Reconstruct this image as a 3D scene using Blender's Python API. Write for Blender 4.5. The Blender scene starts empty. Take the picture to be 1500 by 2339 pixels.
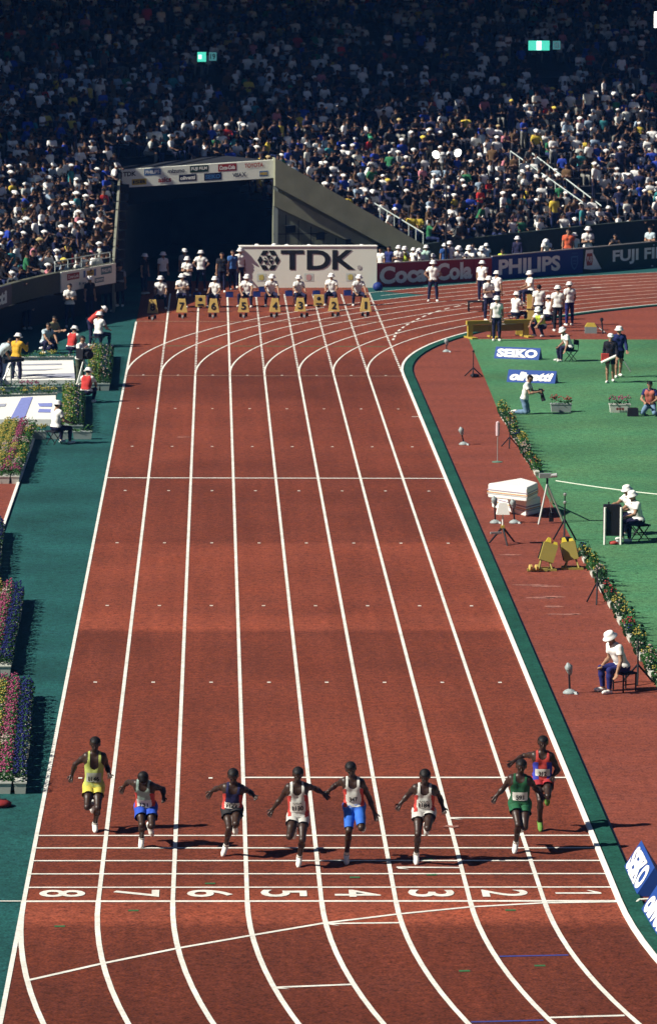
import bpy, math, random
import numpy as np
from mathutils import Vector, Matrix
from mathutils.bvhtree import BVHTree
SC = bpy.context.scene
COL = SC.collection
random.seed(7); rng = np.random.default_rng(7)
# ------------------------------------------------------------------ camera
# x runs across the track (lane 8 edge = 0), y runs from the finish line up the straight, z is up
FOC, CAMP = 9626.9, np.array([3.1016, -67.6797, 16.0362])
YAW, PIT, ROLL = 0.0274196, 0.1402646, 0.0056041
FW = np.array([math.sin(YAW)*math.cos(PIT), math.cos(YAW)*math.cos(PIT), -math.sin(PIT)])
R0 = np.array([math.cos(YAW), -math.sin(YAW), 0.0])
U0 = np.array([math.sin(YAW)*math.sin(PIT), math.cos(YAW)*math.sin(PIT), math.cos(PIT)])
CR, SR = math.cos(ROLL), math.sin(ROLL)
def ray(px, py):
    u, v = px-750, py-1169.5
    return FW*FOC + R0*(CR*u+SR*v) - U0*(-SR*u+CR*v)
def G(px, py, z=0.0):
    d = ray(px, py); return CAMP + d*((z-CAMP[2])/d[2])
def GY(px, py, Y):
    d = ray(px, py); return CAMP + d*((Y-CAMP[1])/d[1])
def proj(P):
    X = np.asarray(P, float)-CAMP
    a, b, d = X@R0, X@U0, X@FW
    u, v = FOC*a/d, -FOC*b/d
    return 750+CR*u-SR*v, 1169.5+SR*u+CR*v
cd = bpy.data.cameras.new('camera'); cam = bpy.data.objects.new('camera', cd); COL.objects.link(cam)
rt = R0*CR+U0*SR; up = U0*CR-R0*SR
cam.matrix_world = Matrix(((rt[0], up[0], -FW[0], CAMP[0]), (rt[1], up[1], -FW[1], CAMP[1]), (rt[2], up[2], -FW[2], CAMP[2]), (0, 0, 0, 1)))
cd.sensor_fit = 'VERTICAL'; cd.sensor_height = 36; cd.lens = FOC/2339*36
cd.clip_start = 1; cd.clip_end = 3000
cd.dof.use_dof = True; cd.dof.focus_distance = 80; cd.dof.aperture_fstop = 5.6      # long lens focused on the finish
SC.camera = cam
# ------------------------------------------------------------------ light
SUN_EL, SUN_AZ = math.radians(40), math.radians(17)      # sun from the left, slightly behind the camera
SUND = np.array([-math.cos(SUN_EL)*math.cos(SUN_AZ), -math.cos(SUN_EL)*math.sin(SUN_AZ), math.sin(SUN_EL)])
w = bpy.data.worlds.new('World'); SC.world = w; w.use_nodes = True
nt = w.node_tree; bg = nt.nodes['Background']
sky = nt.nodes.new('ShaderNodeTexSky'); sky.sky_type = 'NISHITA'; sky.sun_disc = False; sky.air_density = .30; sky.dust_density = .25; sky.ozone_density = 2.5   # a very clear, deep blue sky
sky.sun_elevation = SUN_EL; sky.sun_rotation = math.atan2(SUND[0], SUND[1])
nt.links.new(sky.outputs[0], bg.inputs[0]); bg.inputs[1].default_value = 0.06
ld = bpy.data.lights.new('sun', 'SUN'); ld.energy = 5.0; ld.angle = math.radians(0.5); ld.color = (1.0, 0.93, 0.82)
sun = bpy.data.objects.new('sun', ld); COL.objects.link(sun); sun.location = (-60, -20, 60)
sun.rotation_euler = Vector(-SUND).to_track_quat('-Z', 'Y').to_euler()
vs = SC.view_settings; vs.view_transform = 'Standard'; vs.look = 'None'; vs.exposure = 0.62; vs.gamma = 1.0
# ------------------------------------------------------------------ materials
MATS = {}
def mat(name, col, rough=0.8, var=0.12, scale=6.0, bump=0.0, spec=0.25, emit=0.0, metal=0.0):
    if name in MATS: return MATS[name]
    m = bpy.data.materials.new(name); m.use_nodes = True; n = m.node_tree.nodes; l = m.node_tree.links
    p = n['Principled BSDF']; p.inputs['Roughness'].default_value = rough; p.inputs['Metallic'].default_value = metal
    p.inputs['Specular IOR Level'].default_value = spec
    tc = n.new('ShaderNodeTexCoord'); nz = n.new('ShaderNodeTexNoise'); nz.inputs['Scale'].default_value = scale
    nz.inputs['Detail'].default_value = 4
    l.new(tc.outputs['Object'], nz.inputs['Vector'])
    mx = n.new('ShaderNodeMix'); mx.data_type = 'RGBA'
    mx.inputs[6].default_value = tuple(min(1, c*(1-var)) for c in col)+(1,)
    mx.inputs[7].default_value = tuple(min(1, c*(1+var)) for c in col)+(1,)
    l.new(nz.outputs[0], mx.inputs[0]); l.new(mx.outputs[2], p.inputs['Base Color'])
    if bump:
        b = n.new('ShaderNodeBump'); b.inputs['Strength'].default_value = bump; b.inputs['Distance'].default_value = 0.02
        l.new(nz.outputs[0], b.inputs['Height']); l.new(b.outputs[0], p.inputs['Normal'])
    if emit:
        l.new(mx.outputs[2], p.inputs['Emission Color']); p.inputs['Emission Strength'].default_value = emit
    MATS[name] = m; return m
def ground_mat(name, col, grain=0.35, gscale=45.0, patch=0.25, pscale=0.35, bands=None, stretch=(1, 1, 1), col2=None, streak=0.0):
    """a ground surface: coarse granules, soft worn patches and, for the track, laid strips with straight seams"""
    m = bpy.data.materials.new(name); m.use_nodes = True; n = m.node_tree.nodes; l = m.node_tree.links
    p = n['Principled BSDF']; p.inputs['Roughness'].default_value = 0.9; p.inputs['Specular IOR Level'].default_value = 0.15
    ge = n.new('ShaderNodeNewGeometry')
    mp = n.new('ShaderNodeMapping'); mp.inputs['Scale'].default_value = stretch; l.new(ge.outputs['Position'], mp.inputs['Vector'])
    def noise(s, d, src):
        z = n.new('ShaderNodeTexNoise'); z.inputs['Scale'].default_value = s; z.inputs['Detail'].default_value = d
        l.new(src, z.inputs['Vector']); return z.outputs[0]
    def math_(op, a, b):
        q = n.new('ShaderNodeMath'); q.operation = op
        for i, v in enumerate((a, b)):
            if isinstance(v, (int, float)): q.inputs[i].default_value = v
            else: l.new(v, q.inputs[i])
        return q.outputs[0]
    g = noise(gscale, 2, ge.outputs['Position']); pa = noise(pscale, 5, mp.outputs[0]); g2 = noise(gscale*0.27, 2, ge.outputs['Position'])
    f = math_('ADD', math_('MULTIPLY', math_('SUBTRACT', g, 0.5), grain*2.4), 1.0)
    f = math_('ADD', f, math_('MULTIPLY', math_('SUBTRACT', g2, 0.5), grain*1.3))
    f = math_('MULTIPLY', f, math_('ADD', math_('MULTIPLY', math_('SUBTRACT', pa, 0.5), patch*3), 1.0))
    if streak:
        m2 = n.new('ShaderNodeMapping'); m2.inputs['Scale'].default_value = (2.6, .10, 1); l.new(ge.outputs['Position'], m2.inputs['Vector'])
        f = math_('MULTIPLY', f, math_('ADD', math_('MULTIPLY', math_('SUBTRACT', noise(1.0, 5, m2.outputs[0]), 0.5), streak*2.5), 1.0))
    base = n.new('ShaderNodeMix'); base.data_type = 'RGBA'; base.inputs[6].default_value = col+(1,); base.inputs[7].default_value = (col2 or col)+(1,)
    l.new(noise(pscale*3, 4, mp.outputs[0]), base.inputs[0]); src = base.outputs[2]
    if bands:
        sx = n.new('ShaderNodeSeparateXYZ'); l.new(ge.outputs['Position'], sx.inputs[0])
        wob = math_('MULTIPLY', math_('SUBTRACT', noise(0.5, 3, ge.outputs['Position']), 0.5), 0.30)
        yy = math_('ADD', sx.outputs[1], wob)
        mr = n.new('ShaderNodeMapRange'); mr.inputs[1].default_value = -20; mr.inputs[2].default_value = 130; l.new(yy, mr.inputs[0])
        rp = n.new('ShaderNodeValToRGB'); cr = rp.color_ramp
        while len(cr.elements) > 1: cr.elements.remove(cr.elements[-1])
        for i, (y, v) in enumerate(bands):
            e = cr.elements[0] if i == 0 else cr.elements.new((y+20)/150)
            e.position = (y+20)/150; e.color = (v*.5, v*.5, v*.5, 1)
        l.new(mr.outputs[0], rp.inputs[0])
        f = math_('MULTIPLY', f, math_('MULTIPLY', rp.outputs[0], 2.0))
    vm = n.new('ShaderNodeVectorMath'); vm.operation = 'SCALE'; l.new(src, vm.inputs[0]); l.new(f, vm.inputs['Scale'])
    l.new(vm.outputs[0], p.inputs['Base Color'])
    b = n.new('ShaderNodeBump'); b.inputs['Strength'].default_value = 0.35; b.inputs['Distance'].default_value = 0.01
    l.new(g, b.inputs['Height']); l.new(b.outputs[0], p.inputs['Normal'])
    MATS[name] = m; return m
WHITE = mat('white_paint', (.82, .82, .76), .6, .06, 3)
M_LINE = ground_mat('worn_line_white', (.76, .76, .70), .25, 14, .22, 1.1, col2=(.62, .60, .54))
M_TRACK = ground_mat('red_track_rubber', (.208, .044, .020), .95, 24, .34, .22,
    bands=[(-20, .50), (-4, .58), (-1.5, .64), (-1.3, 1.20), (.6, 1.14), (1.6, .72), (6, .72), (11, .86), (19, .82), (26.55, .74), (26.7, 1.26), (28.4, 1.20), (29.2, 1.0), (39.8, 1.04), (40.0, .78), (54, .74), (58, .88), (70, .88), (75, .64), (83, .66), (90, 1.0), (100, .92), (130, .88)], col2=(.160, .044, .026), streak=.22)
M_DZONE = ground_mat('red_infield_rubber', (.215, .050, .027), .85, 24, .25, .35, stretch=(.5, 1.6, 1), col2=(.165, .05, .036))
M_GREEN = ground_mat('green_surround_rubber', (.012, .084, .074), .9, 24, .42, .4, col2=(.013, .066, .070))
M_GRASS = ground_mat('infield_grass', (.036, .168, .082), .9, 22, .46, .16, col2=(.085, .178, .076))
M_WHITE_S = WHITE
M_CONC = mat('stand_concrete', (.25, .25, .19), .9, .18, 1.2, .3)
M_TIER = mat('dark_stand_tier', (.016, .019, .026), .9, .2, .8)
M_DARK = mat('black_plastic', (.012, .012, .016), .5, .2)
M_OLIVE = mat('olive_wall_panel', (.085, .090, .065), .9, .25, 9)
M_DKGREEN = mat('dark_green_wall', (.022, .034, .030), .9, .25, 5)
M_NAVY = mat('navy_cloth', (.012, .013, .045), .85, .3, 12)
M_BLACKC = mat('black_cloth', (.010, .011, .018), .85, .3, 12)
M_WSHIRT = mat('white_cotton', (.80, .80, .76), .85, .07, 10)
M_WHAT = mat('white_hat_cloth', (.84, .84, .82), .8, .05, 10)
M_SHOE = mat('white_shoe', (.78, .79, .74), .6, .08, 20)
M_SKIN = mat('light_skin', (.33, .19, .12), .6, .1, 9)
M_DSKIN = mat('dark_brown_skin', (.034, .017, .011), .45, .25, 9, spec=.4)
M_HAIR = mat('black_hair', (.006, .005, .005), .6, .2, 30)
M_YEL = mat('yellow_enamel', (.50, .36, .06), .5, .08, 5)
M_STEEL = mat('grey_steel', (.42, .44, .43), .4, .1, 5, metal=.5)
M_CREAM = mat('cream_board', (.86, .90, .78), .6, .04, 2)
M_INK = mat('black_ink', (.012, .014, .016), .6, .05)
M_BLUE = mat('royal_blue', (.020, .055, .33), .5, .1)
# ------------------------------------------------------------------ mesh helpers
class MB:
    def __init__(s): s.v = []; s.f = []
    def add(s, vs_, fs):
        o = len(s.v); s.v += [tuple(map(float, q)) for q in vs_]; s.f += [tuple(o+i for i in q) for q in fs]; return s
    def box(s, c, d, rz=0.0, top=(1, 1), rx=0.0):
        x, y, z = d[0]/2, d[1]/2, d[2]/2; P = []
        for k in (-1, 1):
            tx, ty = (top if k > 0 else (1, 1))
            for (i, j) in ((-1, -1), (1, -1), (1, 1), (-1, 1)): P.append(Vector((i*x*tx, j*y*ty, k*z)))
        M = Matrix.Rotation(rz, 3, 'Z') @ Matrix.Rotation(rx, 3, 'X')
        P = [M @ p + Vector(c) for p in P]
        return s.add(P, [(0, 3, 2, 1), (4, 5, 6, 7), (0, 1, 5, 4), (1, 2, 6, 5), (2, 3, 7, 6), (3, 0, 4, 7)])
    def tube(s, a, b, r0, r1=None, n=8, cap=True):
        r1 = r0 if r1 is None else r1; a = Vector(a); b = Vector(b); d = (b-a).normalized()
        u = d.orthogonal().normalized(); v = d.cross(u); P = []
        for q, r in ((a, r0), (b, r1)):
            for i in range(n):
                t = 2*math.pi*i/n; P.append(q+(u*math.cos(t)+v*math.sin(t))*r)
        F = [(i, (i+1) % n, n+(i+1) % n, n+i) for i in range(n)]
        if cap: F += [tuple(range(n-1, -1, -1)), tuple(range(n, 2*n))]
        return s.add(P, F)
    def lathe(s, prof, c=(0, 0, 0), n=14, axis=(0, 0, 1)):
        ax = Vector(axis).normalized(); u = ax.orthogonal().normalized(); v = ax.cross(u); c = Vector(c); P = []; m = len(prof)
        for r, h in prof:
            for i in range(n):
                t = 2*math.pi*i/n; P.append(c+ax*h+(u*math.cos(t)+v*math.sin(t))*r)
        F = [(j*n+i, j*n+(i+1) % n, (j+1)*n+(i+1) % n, (j+1)*n+i) for j in range(m-1) for i in range(n)]
        F += [tuple(range(n-1, -1, -1)), tuple(range((m-1)*n, m*n))]
        return s.add(P, F)
    def prism(s, poly, y0, y1):
        """polygon in (x, z), extruded from y0 to y1"""
        n = len(poly)
        P = [(x, y0, z) for x, z in poly]+[(x, y1, z) for x, z in poly]
        return s.add(P, [tuple(range(n)), tuple(range(2*n-1, n-1, -1))]+[(i, i+n, (i+1) % n+n, (i+1) % n) for i in range(n)])
    def slab(s, poly, z0, z1):
        n = len(poly); P = [(x, y, z0) for x, y in poly]+[(x, y, z1) for x, y in poly]
        return s.add(P, [tuple(range(n-1, -1, -1)), tuple(range(n, 2*n))]+[(i, (i+1) % n, (i+1) % n+n, i+n) for i in range(n)])
    def mesh(s, name):
        me = bpy.data.meshes.new(name); me.from_pydata(s.v, [], s.f); me.update(); return me
    def build(s, name, m, parent=None, smooth=False):
        return link(name, s.mesh(name), m, parent, smooth)
def link(name, me, m=None, parent=None, smooth=False):
    o = bpy.data.objects.new(name, me); COL.objects.link(o)
    if m is not None:
        if len(me.materials) == 0: me.materials.append(m)
        elif me.materials[0] is not m:
            o.material_slots[0].link = 'OBJECT'; o.material_slots[0].material = m
    if smooth: me.polygons.foreach_set('use_smooth', [True]*len(me.polygons))
    if parent: o.parent = parent
    return o
def tag(o, label=None, cat=None, group=None, kind=None):
    if label: o['label'] = label
    if cat: o['category'] = cat
    if group: o['group'] = group
    if kind: o['kind'] = kind
    return o
def thing(name, loc, label, cat, group=None, rz=0.0):
    o = bpy.data.objects.new(name, None); COL.objects.link(o); o.location = tuple(map(float, loc)); o.rotation_euler = (0, 0, rz)
    o.empty_display_size = .2
    return tag(o, label, cat, group)
def arr_mesh(name, V, F):
    me = bpy.data.meshes.new(name); V = np.asarray(V, np.float32); F = np.asarray(F, np.int32)
    me.vertices.add(len(V)); me.vertices.foreach_set('co', V.ravel())
    k = F.shape[1]; me.loops.add(F.size); me.loops.foreach_set('vertex_index', F.ravel())
    me.polygons.add(len(F)); me.polygons.foreach_set('loop_start', np.arange(0, F.size, k, dtype=np.int32))
    me.polygons.foreach_set('use_smooth', np.ones(len(F), bool)); me.update(calc_edges=True); return me
def text_mb(txt, w_, h_, bold=0.0, shear=0.0, space=1.0):
    """lettering as flat polygons in the x-z plane (facing -y), fitted to w_ x h_ and centred at the origin"""
    cu = bpy.data.curves.new('lettering', 'FONT'); cu.body = txt; cu.offset = bold; cu.shear = shear; cu.space_character = space
    cu.resolution_u = 4; ob = bpy.data.objects.new('lettering', cu)
    me = bpy.data.meshes.new_from_object(ob)
    V = np.array([v.co[:] for v in me.vertices]); F = [tuple(p.vertices) for p in me.polygons]
    bpy.data.objects.remove(ob); bpy.data.curves.remove(cu); bpy.data.meshes.remove(me)
    lo, hi = V.min(0), V.max(0); s_ = (hi-lo)
    mb = MB(); mb.v = [((v[0]-(lo[0]+hi[0])/2)/s_[0]*w_, 0.0, (v[1]-(lo[1]+hi[1])/2)/s_[1]*h_) for v in V]; mb.f = F
    return mb
def moved(mb, dx=0, dy=0, dz=0, M=None):
    o = MB(); o.f = list(mb.f)
    o.v = [tuple((M @ Vector(v) if M else Vector(v))+Vector((dx, dy, dz))) for v in mb.v]; return o
# ------------------------------------------------------------------ ground, track and markings
LW = 1.22; XI = 8*LW; RI = 37.9; CF = np.array([XI+RI, 80.5]); CN = np.array([XI+RI, 0.0])
def struct(o): return tag(o, kind='structure')
def pt(c, R, a): return np.array([c[0]+R*math.cos(a), c[1]+R*math.sin(a)])
def sheet(name, quads, z, m):
    mb = MB()
    for q in quads: mb.add([(p[0], p[1], z) for p in q], [tuple(range(len(q)))])
    return struct(mb.build(name, m))
def annulus(c, r0, r1, a0, a1, n=80):
    A = np.linspace(a0, a1, n+1); return [[pt(c, r0, A[i]), pt(c, r1, A[i]), pt(c, r1, A[i+1]), pt(c, r0, A[i+1])] for i in range(n)]
rad = math.radians
sheet('ground', [[(-400, -300), (500, -300), (500, 500), (-400, 500)]], 0.0, M_GREEN)
dz = [[(XI+.1, -60), (XI+75.8, -60), (XI+75.8, 80.5), (XI+.1, 80.5)]]
A = np.linspace(math.pi, 0, 60)
dz.append([pt(CF, RI-.1, a) for a in A])
sheet('infield_rubber', dz, .004, M_DZONE)
sheet('infield_grass', [[(12.42, -40), (83, -40), (83, 93.4), (12.87, 93.4), (12.42, 70)]], .008, M_GRASS)
sheet('jump_runway', [[(-4.0, 0), (-2.5, 0), (-2.5, 62), (-4.0, 62)]], .004, M_DZONE)
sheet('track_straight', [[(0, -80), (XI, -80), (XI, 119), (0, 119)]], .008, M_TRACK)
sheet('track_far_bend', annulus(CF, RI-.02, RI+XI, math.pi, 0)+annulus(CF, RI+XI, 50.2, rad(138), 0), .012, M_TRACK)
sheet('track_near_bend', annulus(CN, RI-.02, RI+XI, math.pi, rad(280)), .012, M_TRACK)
# painted markings
ZM = .017
mk = MB()
def stripe(mb, pts, wd, z=ZM, dash=None):
    P = [np.array(p[:2], float) for p in pts]
    if dash:
        Q = []; on, off = dash
        seg = np.cumsum([0]+[np.linalg.norm(P[i+1]-P[i]) for i in range(len(P)-1)]); X = np.array(P); t = 0
        while t < seg[-1]:
            e = min(t+on, seg[-1]); Q.append([[np.interp(k, seg, X[:, 0]), np.interp(k, seg, X[:, 1])] for k in (t, e)]); t += on+off
        for q in Q: stripe(mb, q, wd, z)
        return
    L_, R_ = [], []
    for i, p in enumerate(P):
        d = P[min(i+1, len(P)-1)]-P[max(i-1, 0)]; d /= np.linalg.norm(d); nn = np.array([-d[1], d[0]])*wd/2
        L_.append(p+nn); R_.append(p-nn)
    m = len(P)
    mb.add([(q[0], q[1], z) for q in L_]+[(q[0], q[1], z) for q in R_], [(i, i+m, i+1+m, i+1) for i in range(m-1)])
LWD = .072
for k in range(0, 8):
    x = k*LW; R = RI+XI-x
    y1 = 80.5 if k else 99.9
    stripe(mk, [(x, 0), (x, y1)], LWD)
    A = np.linspace(math.pi, rad(40), 90); stripe(mk, [pt(CF, R, a) for a in A], LWD-.01, ZM+.001)
    A = np.linspace(math.pi, rad(250), 60); stripe(mk, [pt(CN, R, a) for a in A], LWD+.012, ZM+.001)
    if k == 0: stripe(mk, [(0, 0), (0, -30)], LWD)
    if k:
        cross = 80.5+math.sqrt(max((RI+XI)**2-(RI+XI-x)**2, 0))      # where the outermost bend line crosses this lane line
        yc = min(cross, 112)
        if x > 3.6: yc = 81.2
        stripe(mk, [(x, 81.0), (x, yc)], LWD, dash=(.32, .26))
        if k <= 3: stripe(mk, [(x, yc), (x, 112.6)], LWD)
        else: stripe(mk, [(x, 81.2), (x, 112.6)], LWD, dash=(.40, .24))
stripe(mk, [(XI, 81.5), (XI, 113.2)], LWD, dash=(.40, .24))
for R in (RI+XI+1.22, 50.15):
    A = np.linspace(rad(140), rad(40), 90); stripe(mk, [pt(CF, R, a) for a in A], .06, ZM+.001)
stripe(mk, [(0, 0), (XI, 0)], .11, ZM+.002)
stripe(mk, [(-3.0, .02), (0, .02)], .06, ZM+.002)
for y in (1, 2, 3, 4, 5): stripe(mk, [(0, y), (XI, y)], .080, ZM+.002)
stripe(mk, [(3*LW, 10.05), (XI, 10.05)], .11, ZM+.002)
stripe(mk, [(0, 52.7), (XI, 52.7)], .13, ZM+.002)
for (a, b) in (((1020, 1870), (1170, 1870)), ((905, 1983), (1052, 1984)), ((750, 2112), (915, 2110)), ((625, 2258), (805, 2251)), ((1250, 2327), (1425, 2322)), ((940, 953), (966, 953))):
    stripe(mk, [G(*a), G(*b)], .085, ZM+.002)
for (a, b) in (((1024, 1871), (1055, 1874)), ((908, 1985), (935, 1988)), ((752, 2113), (775, 2117)), ((630, 2259), (662, 2262))):
    q0, q1 = G(*a), G(*b); mk.add([(q0[0], q0[1]+.05, ZM+.003), (q0[0], q0[1]-.05, ZM+.003), (q1[0], q1[1], ZM+.003)], [(0, 1, 2)])
stripe(mk, [(.3, -5.19), (1.38, -4.17), (2.56, -3.18), (3.71, -2.35), (4.88, -1.53), (6.11, -.91), (7.31, -.42), (8.52, -.14), (XI, -.06)], .085, ZM+.003)
for y in (10, 20, 30, 40, 50, 60, 70, 80.2):
    for i in range(8):
        if y == 10 and i > 2: continue
        mk.box(((i+.5)*LW, y, ZM+.0005), (.075, .10, .004))
stripe(mk, [G(*p) for p in ((897, 778), (905, 760), (925, 745), (955, 729), (985, 716), (1030, 703), (1072, 695))], .09, ZM+.003, dash=(.65, .55))
for px in (1130, 1180, 1230, 1290, 1350, 1420): stripe(mk, [G(px, 672-(px-1130)*.062), G(px+22, 670.5-(px-1130)*.062)], .12, ZM+.003)
struct(mk.build('lane_markings', M_LINE))
M_FAINT = mat('worn_line_paint', (.34, .20, .14), .8, .3, 8)
fm = MB(); stripe(fm, [(0, 100.05), (XI+.1, 100.05)], .14, ZM+.004); stripe(fm, [(0, 80.0), (XI, 80.0)], .10, ZM+.004)
struct(fm.build('start_line', M_FAINT))
M_GRN = mat('green_mark_paint', (.03, .13, .05), .8, .2)
gm = MB()
for px, py in ((305, 2082), (137, 2118), (1165, 2081), (1060, 2220), (1232, 2208), (810, 2006), (975, 1965), (985, 2000), (480, 2020)):
    q = G(px, py); gm.box((q[0], q[1], ZM), (.17, .09, .004), rz=.05)
stripe(gm, [(1.3, 90.4), (9.6, 90.4)], .16, ZM-.003, dash=(.9, .35))
struct(gm.build('green_relay_marks', M_GRN))
bm_ = MB()
for a, b in (((1140, 2187), (1297, 2184)), ((1075, 2337), (1240, 2333))): stripe(bm_, [G(*a), G(*b)], .06, ZM+.002)
struct(bm_.build('blue_relay_marks', mat('blue_mark_paint', (.03, .06, .30), .7, .1)))
M_SCUFF = ground_mat('pale_scuffs', (.30, .13, .10), .9, 24, .5, 1.2)
sm = MB()
for px, py, w_ in ((1215, 1337, 1.1), (1250, 1340, .8), (1235, 1366, .9), (1262, 1364, .6), (1262, 1386, .5), (1285, 1404, .9), (1310, 1403, .4), (1165, 1268, .6), (1030, 1890, .3), (420, 1000, .5)):
    q = G(px, py); r_ = np.random.default_rng(px); n = 14
    sm.add([(q[0]+w_*.5*math.cos(k*2*math.pi/n)*r_.uniform(.7, 1.1), q[1]+.16*math.sin(k*2*math.pi/n)*r_.uniform(.3, 1.1), .0225 if px in (420, 1030) else .010) for k in range(n)], [tuple(range(n))])
struct(sm.build('scuff_marks', M_SCUFF))
# lane numbers at the finish, read by someone facing up the track from lane 8's side
for i, n_ in enumerate('87654321'):
    t = text_mb(n_, .30 if n_ != '1' else .12, 1.0, 0.012)
    if n_ == '1':
        t = MB(); t.add([(-.012, 0, -.5), (.012, 0, -.5), (.012, 0, .5), (-.012, 0, .5)], [(0, 1, 2, 3)]); t.add([(-.0125, 0, .5), (-.0125, 0, .36), (-.050, 0, .20), (-.050, 0, .27)], [(0, 1, 2, 3)])
    o = MB()
    wz = {'1': .20, '7': .68, '4': .72}.get(n_, .70); cy_ = .56
    for v in t.v:                                             # glyph up -> -x, glyph right -> +y
        hh = v[2]; ww = v[0]/(.30 if n_ != '1' else .12)
        o.v.append(((i+.5)*LW+hh*.76, cy_-ww*(.50 if n_ != '1' else .50), ZM+.002))
    o.f = list(t.f)
    struct(o.build('lane_number', M_LINE))
# kerb and its green gutter cover
def sweep(name, prof, m, path):
    mb = MB(); k = len(prof); P = [np.array(p) for p in path]
    for i, p in enumerate(P):
        d = P[min(i+1, len(P)-1)]-P[max(i-1, 0)]; d /= np.linalg.norm(d); nn = np.array([d[1], -d[0]])
        mb.v += [(p[0]+nn[0]*o, p[1]+nn[1]*o, z) for o, z in prof]
    mb.f = [(i*k+j, i*k+j+1, (i+1)*k+j+1, (i+1)*k+j) for i in range(len(P)-1) for j in range(k-1)]
    return struct(mb.build(name, m))
path = [pt(CN, RI, a) for a in np.linspace(rad(250), math.pi, 50)][:-1]+[(XI, y) for y in np.linspace(0, 80.5, 42)]+[pt(CF, RI, a) for a in np.linspace(math.pi, rad(45), 70)][1:]
sweep('track_kerb', [(-.03, .0), (-.03, .055), (.055, .055), (.055, .0)], WHITE, path)
M_GUT = ground_mat('green_gutter_cover', (.010, .070, .050), .7, 24, .35, .6)
sweep('gutter_cover', [(.085, 0), (.085, .05), (.375, .05), (.40, .0)], M_GUT, path)
sweep('gutter_gap', [(.05, .010), (.09, .012), (.092, .012)], M_DARK, path)
sweep('gutter_edge', [(.398, .006), (.44, .006)], M_DARK, path)
sweep('runway_kerb', [(-.03, 0), (-.03, .05), (.05, .05), (.05, 0)], WHITE, [(-2.47, y) for y in np.linspace(0, 62, 20)])
# ------------------------------------------------------------------ figures: a body is the iso-surface of blended limb volumes
def seg_dist(P, a, b, ra, rb):
    ab = b-a; L2 = max(ab@ab, 1e-9); t = np.clip(((P-a)@ab)/L2, 0, 1)
    return np.linalg.norm(P-a-t[:, None]*ab, axis=1)-(ra+(rb-ra)*t), t
def iso(prims, h):
    """prims: (a, b, ra, rb, blend). returns verts, quads of the smooth union by surface nets"""
    lo = np.min([np.minimum(p[0], p[1])-max(p[2], p[3]) for p in prims], 0)-3*h
    hi = np.max([np.maximum(p[0], p[1])+max(p[2], p[3]) for p in prims], 0)+3*h
    n = np.ceil((hi-lo)/h).astype(int)+1
    Fd = np.full(n, .2, np.float32)
    for a, b, ra, rb, k in prims:
        rr = max(ra, rb)+k+2.5*h
        i0 = np.maximum(np.floor((np.minimum(a, b)-rr-lo)/h).astype(int), 0); i1 = np.minimum(np.ceil((np.maximum(a, b)+rr-lo)/h).astype(int)+1, n)
        gx = [lo[d]+h*np.arange(i0[d], i1[d]) for d in range(3)]
        P = np.stack(np.meshgrid(*gx, indexing='ij'), -1).reshape(-1, 3)
        d_, _ = seg_dist(P, a, b, ra, rb); sl = tuple(slice(i0[d], i1[d]) for d in range(3))
        A_ = Fd[sl]; B_ = d_.reshape(A_.shape).astype(np.float32)
        hh = np.maximum(k-np.abs(A_-B_), 0)/k
        Fd[sl] = np.minimum(A_, B_)-hh*hh*k*.25
    S = Fd < 0
    c = np.zeros(np.array(S.shape)-1, int)
    for dx in (0, 1):
        for dy in (0, 1):
            for dz_ in (0, 1): c += S[dx:S.shape[0]-1+dx, dy:S.shape[1]-1+dy, dz_:S.shape[2]-1+dz_]
    act = (c > 0) & (c < 8); idx = np.argwhere(act); num = -np.ones(act.shape, int); num[act] = np.arange(len(idx))
    acc = np.zeros((len(idx), 3)); cnt = np.zeros(len(idx))
    cs = [(i, j, k) for i in (0, 1) for j in (0, 1) for k in (0, 1)]
    for p in cs:
        for ax in range(3):
            if p[ax]: continue
            q = list(p); q[ax] = 1
            f0 = Fd[idx[:, 0]+p[0], idx[:, 1]+p[1], idx[:, 2]+p[2]]; f1 = Fd[idx[:, 0]+q[0], idx[:, 1]+q[1], idx[:, 2]+q[2]]
            mk_ = (f0 < 0) != (f1 < 0); t = np.where(mk_, f0/np.where(mk_, f0-f1, 1), 0)
            pos = np.tile(np.array(p, float), (len(idx), 1)); pos[:, ax] = t
            acc[mk_] += pos[mk_]; cnt[mk_] += 1
    V = lo+h*(idx+acc/cnt[:, None]); Q = []
    for ax in range(3):
        a1, a2 = (ax+1) % 3, (ax+2) % 3
        s0 = [slice(None)]*3; s1 = [slice(None)]*3; s0[ax] = slice(0, -1); s1[ax] = slice(1, None)
        ch = S[tuple(s0)] != S[tuple(s1)]; e = np.argwhere(ch); ins = S[tuple(s0)][ch]
        e1 = e.copy(); e1[:, a1] -= 1; e2 = e1.copy(); e2[:, a2] -= 1; e3 = e.copy(); e3[:, a2] -= 1
        q = np.stack([num[tuple(x.T)] for x in (e, e1, e2, e3)], 1)
        q[~ins] = q[~ins][:, ::-1]; Q.append(q)
    return V, np.concatenate(Q)
def vnormals(V, F):
    n = np.cross(V[F[:, 2]]-V[F[:, 0]], V[F[:, 3]]-V[F[:, 1]]); N = np.zeros_like(V)
    for i in range(4): np.add.at(N, F[:, i], n)
    return N/np.maximum(np.linalg.norm(N, axis=1), 1e-12)[:, None]
def unit(v): v = np.asarray(v, float); return v/max(np.linalg.norm(v), 1e-9)
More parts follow.
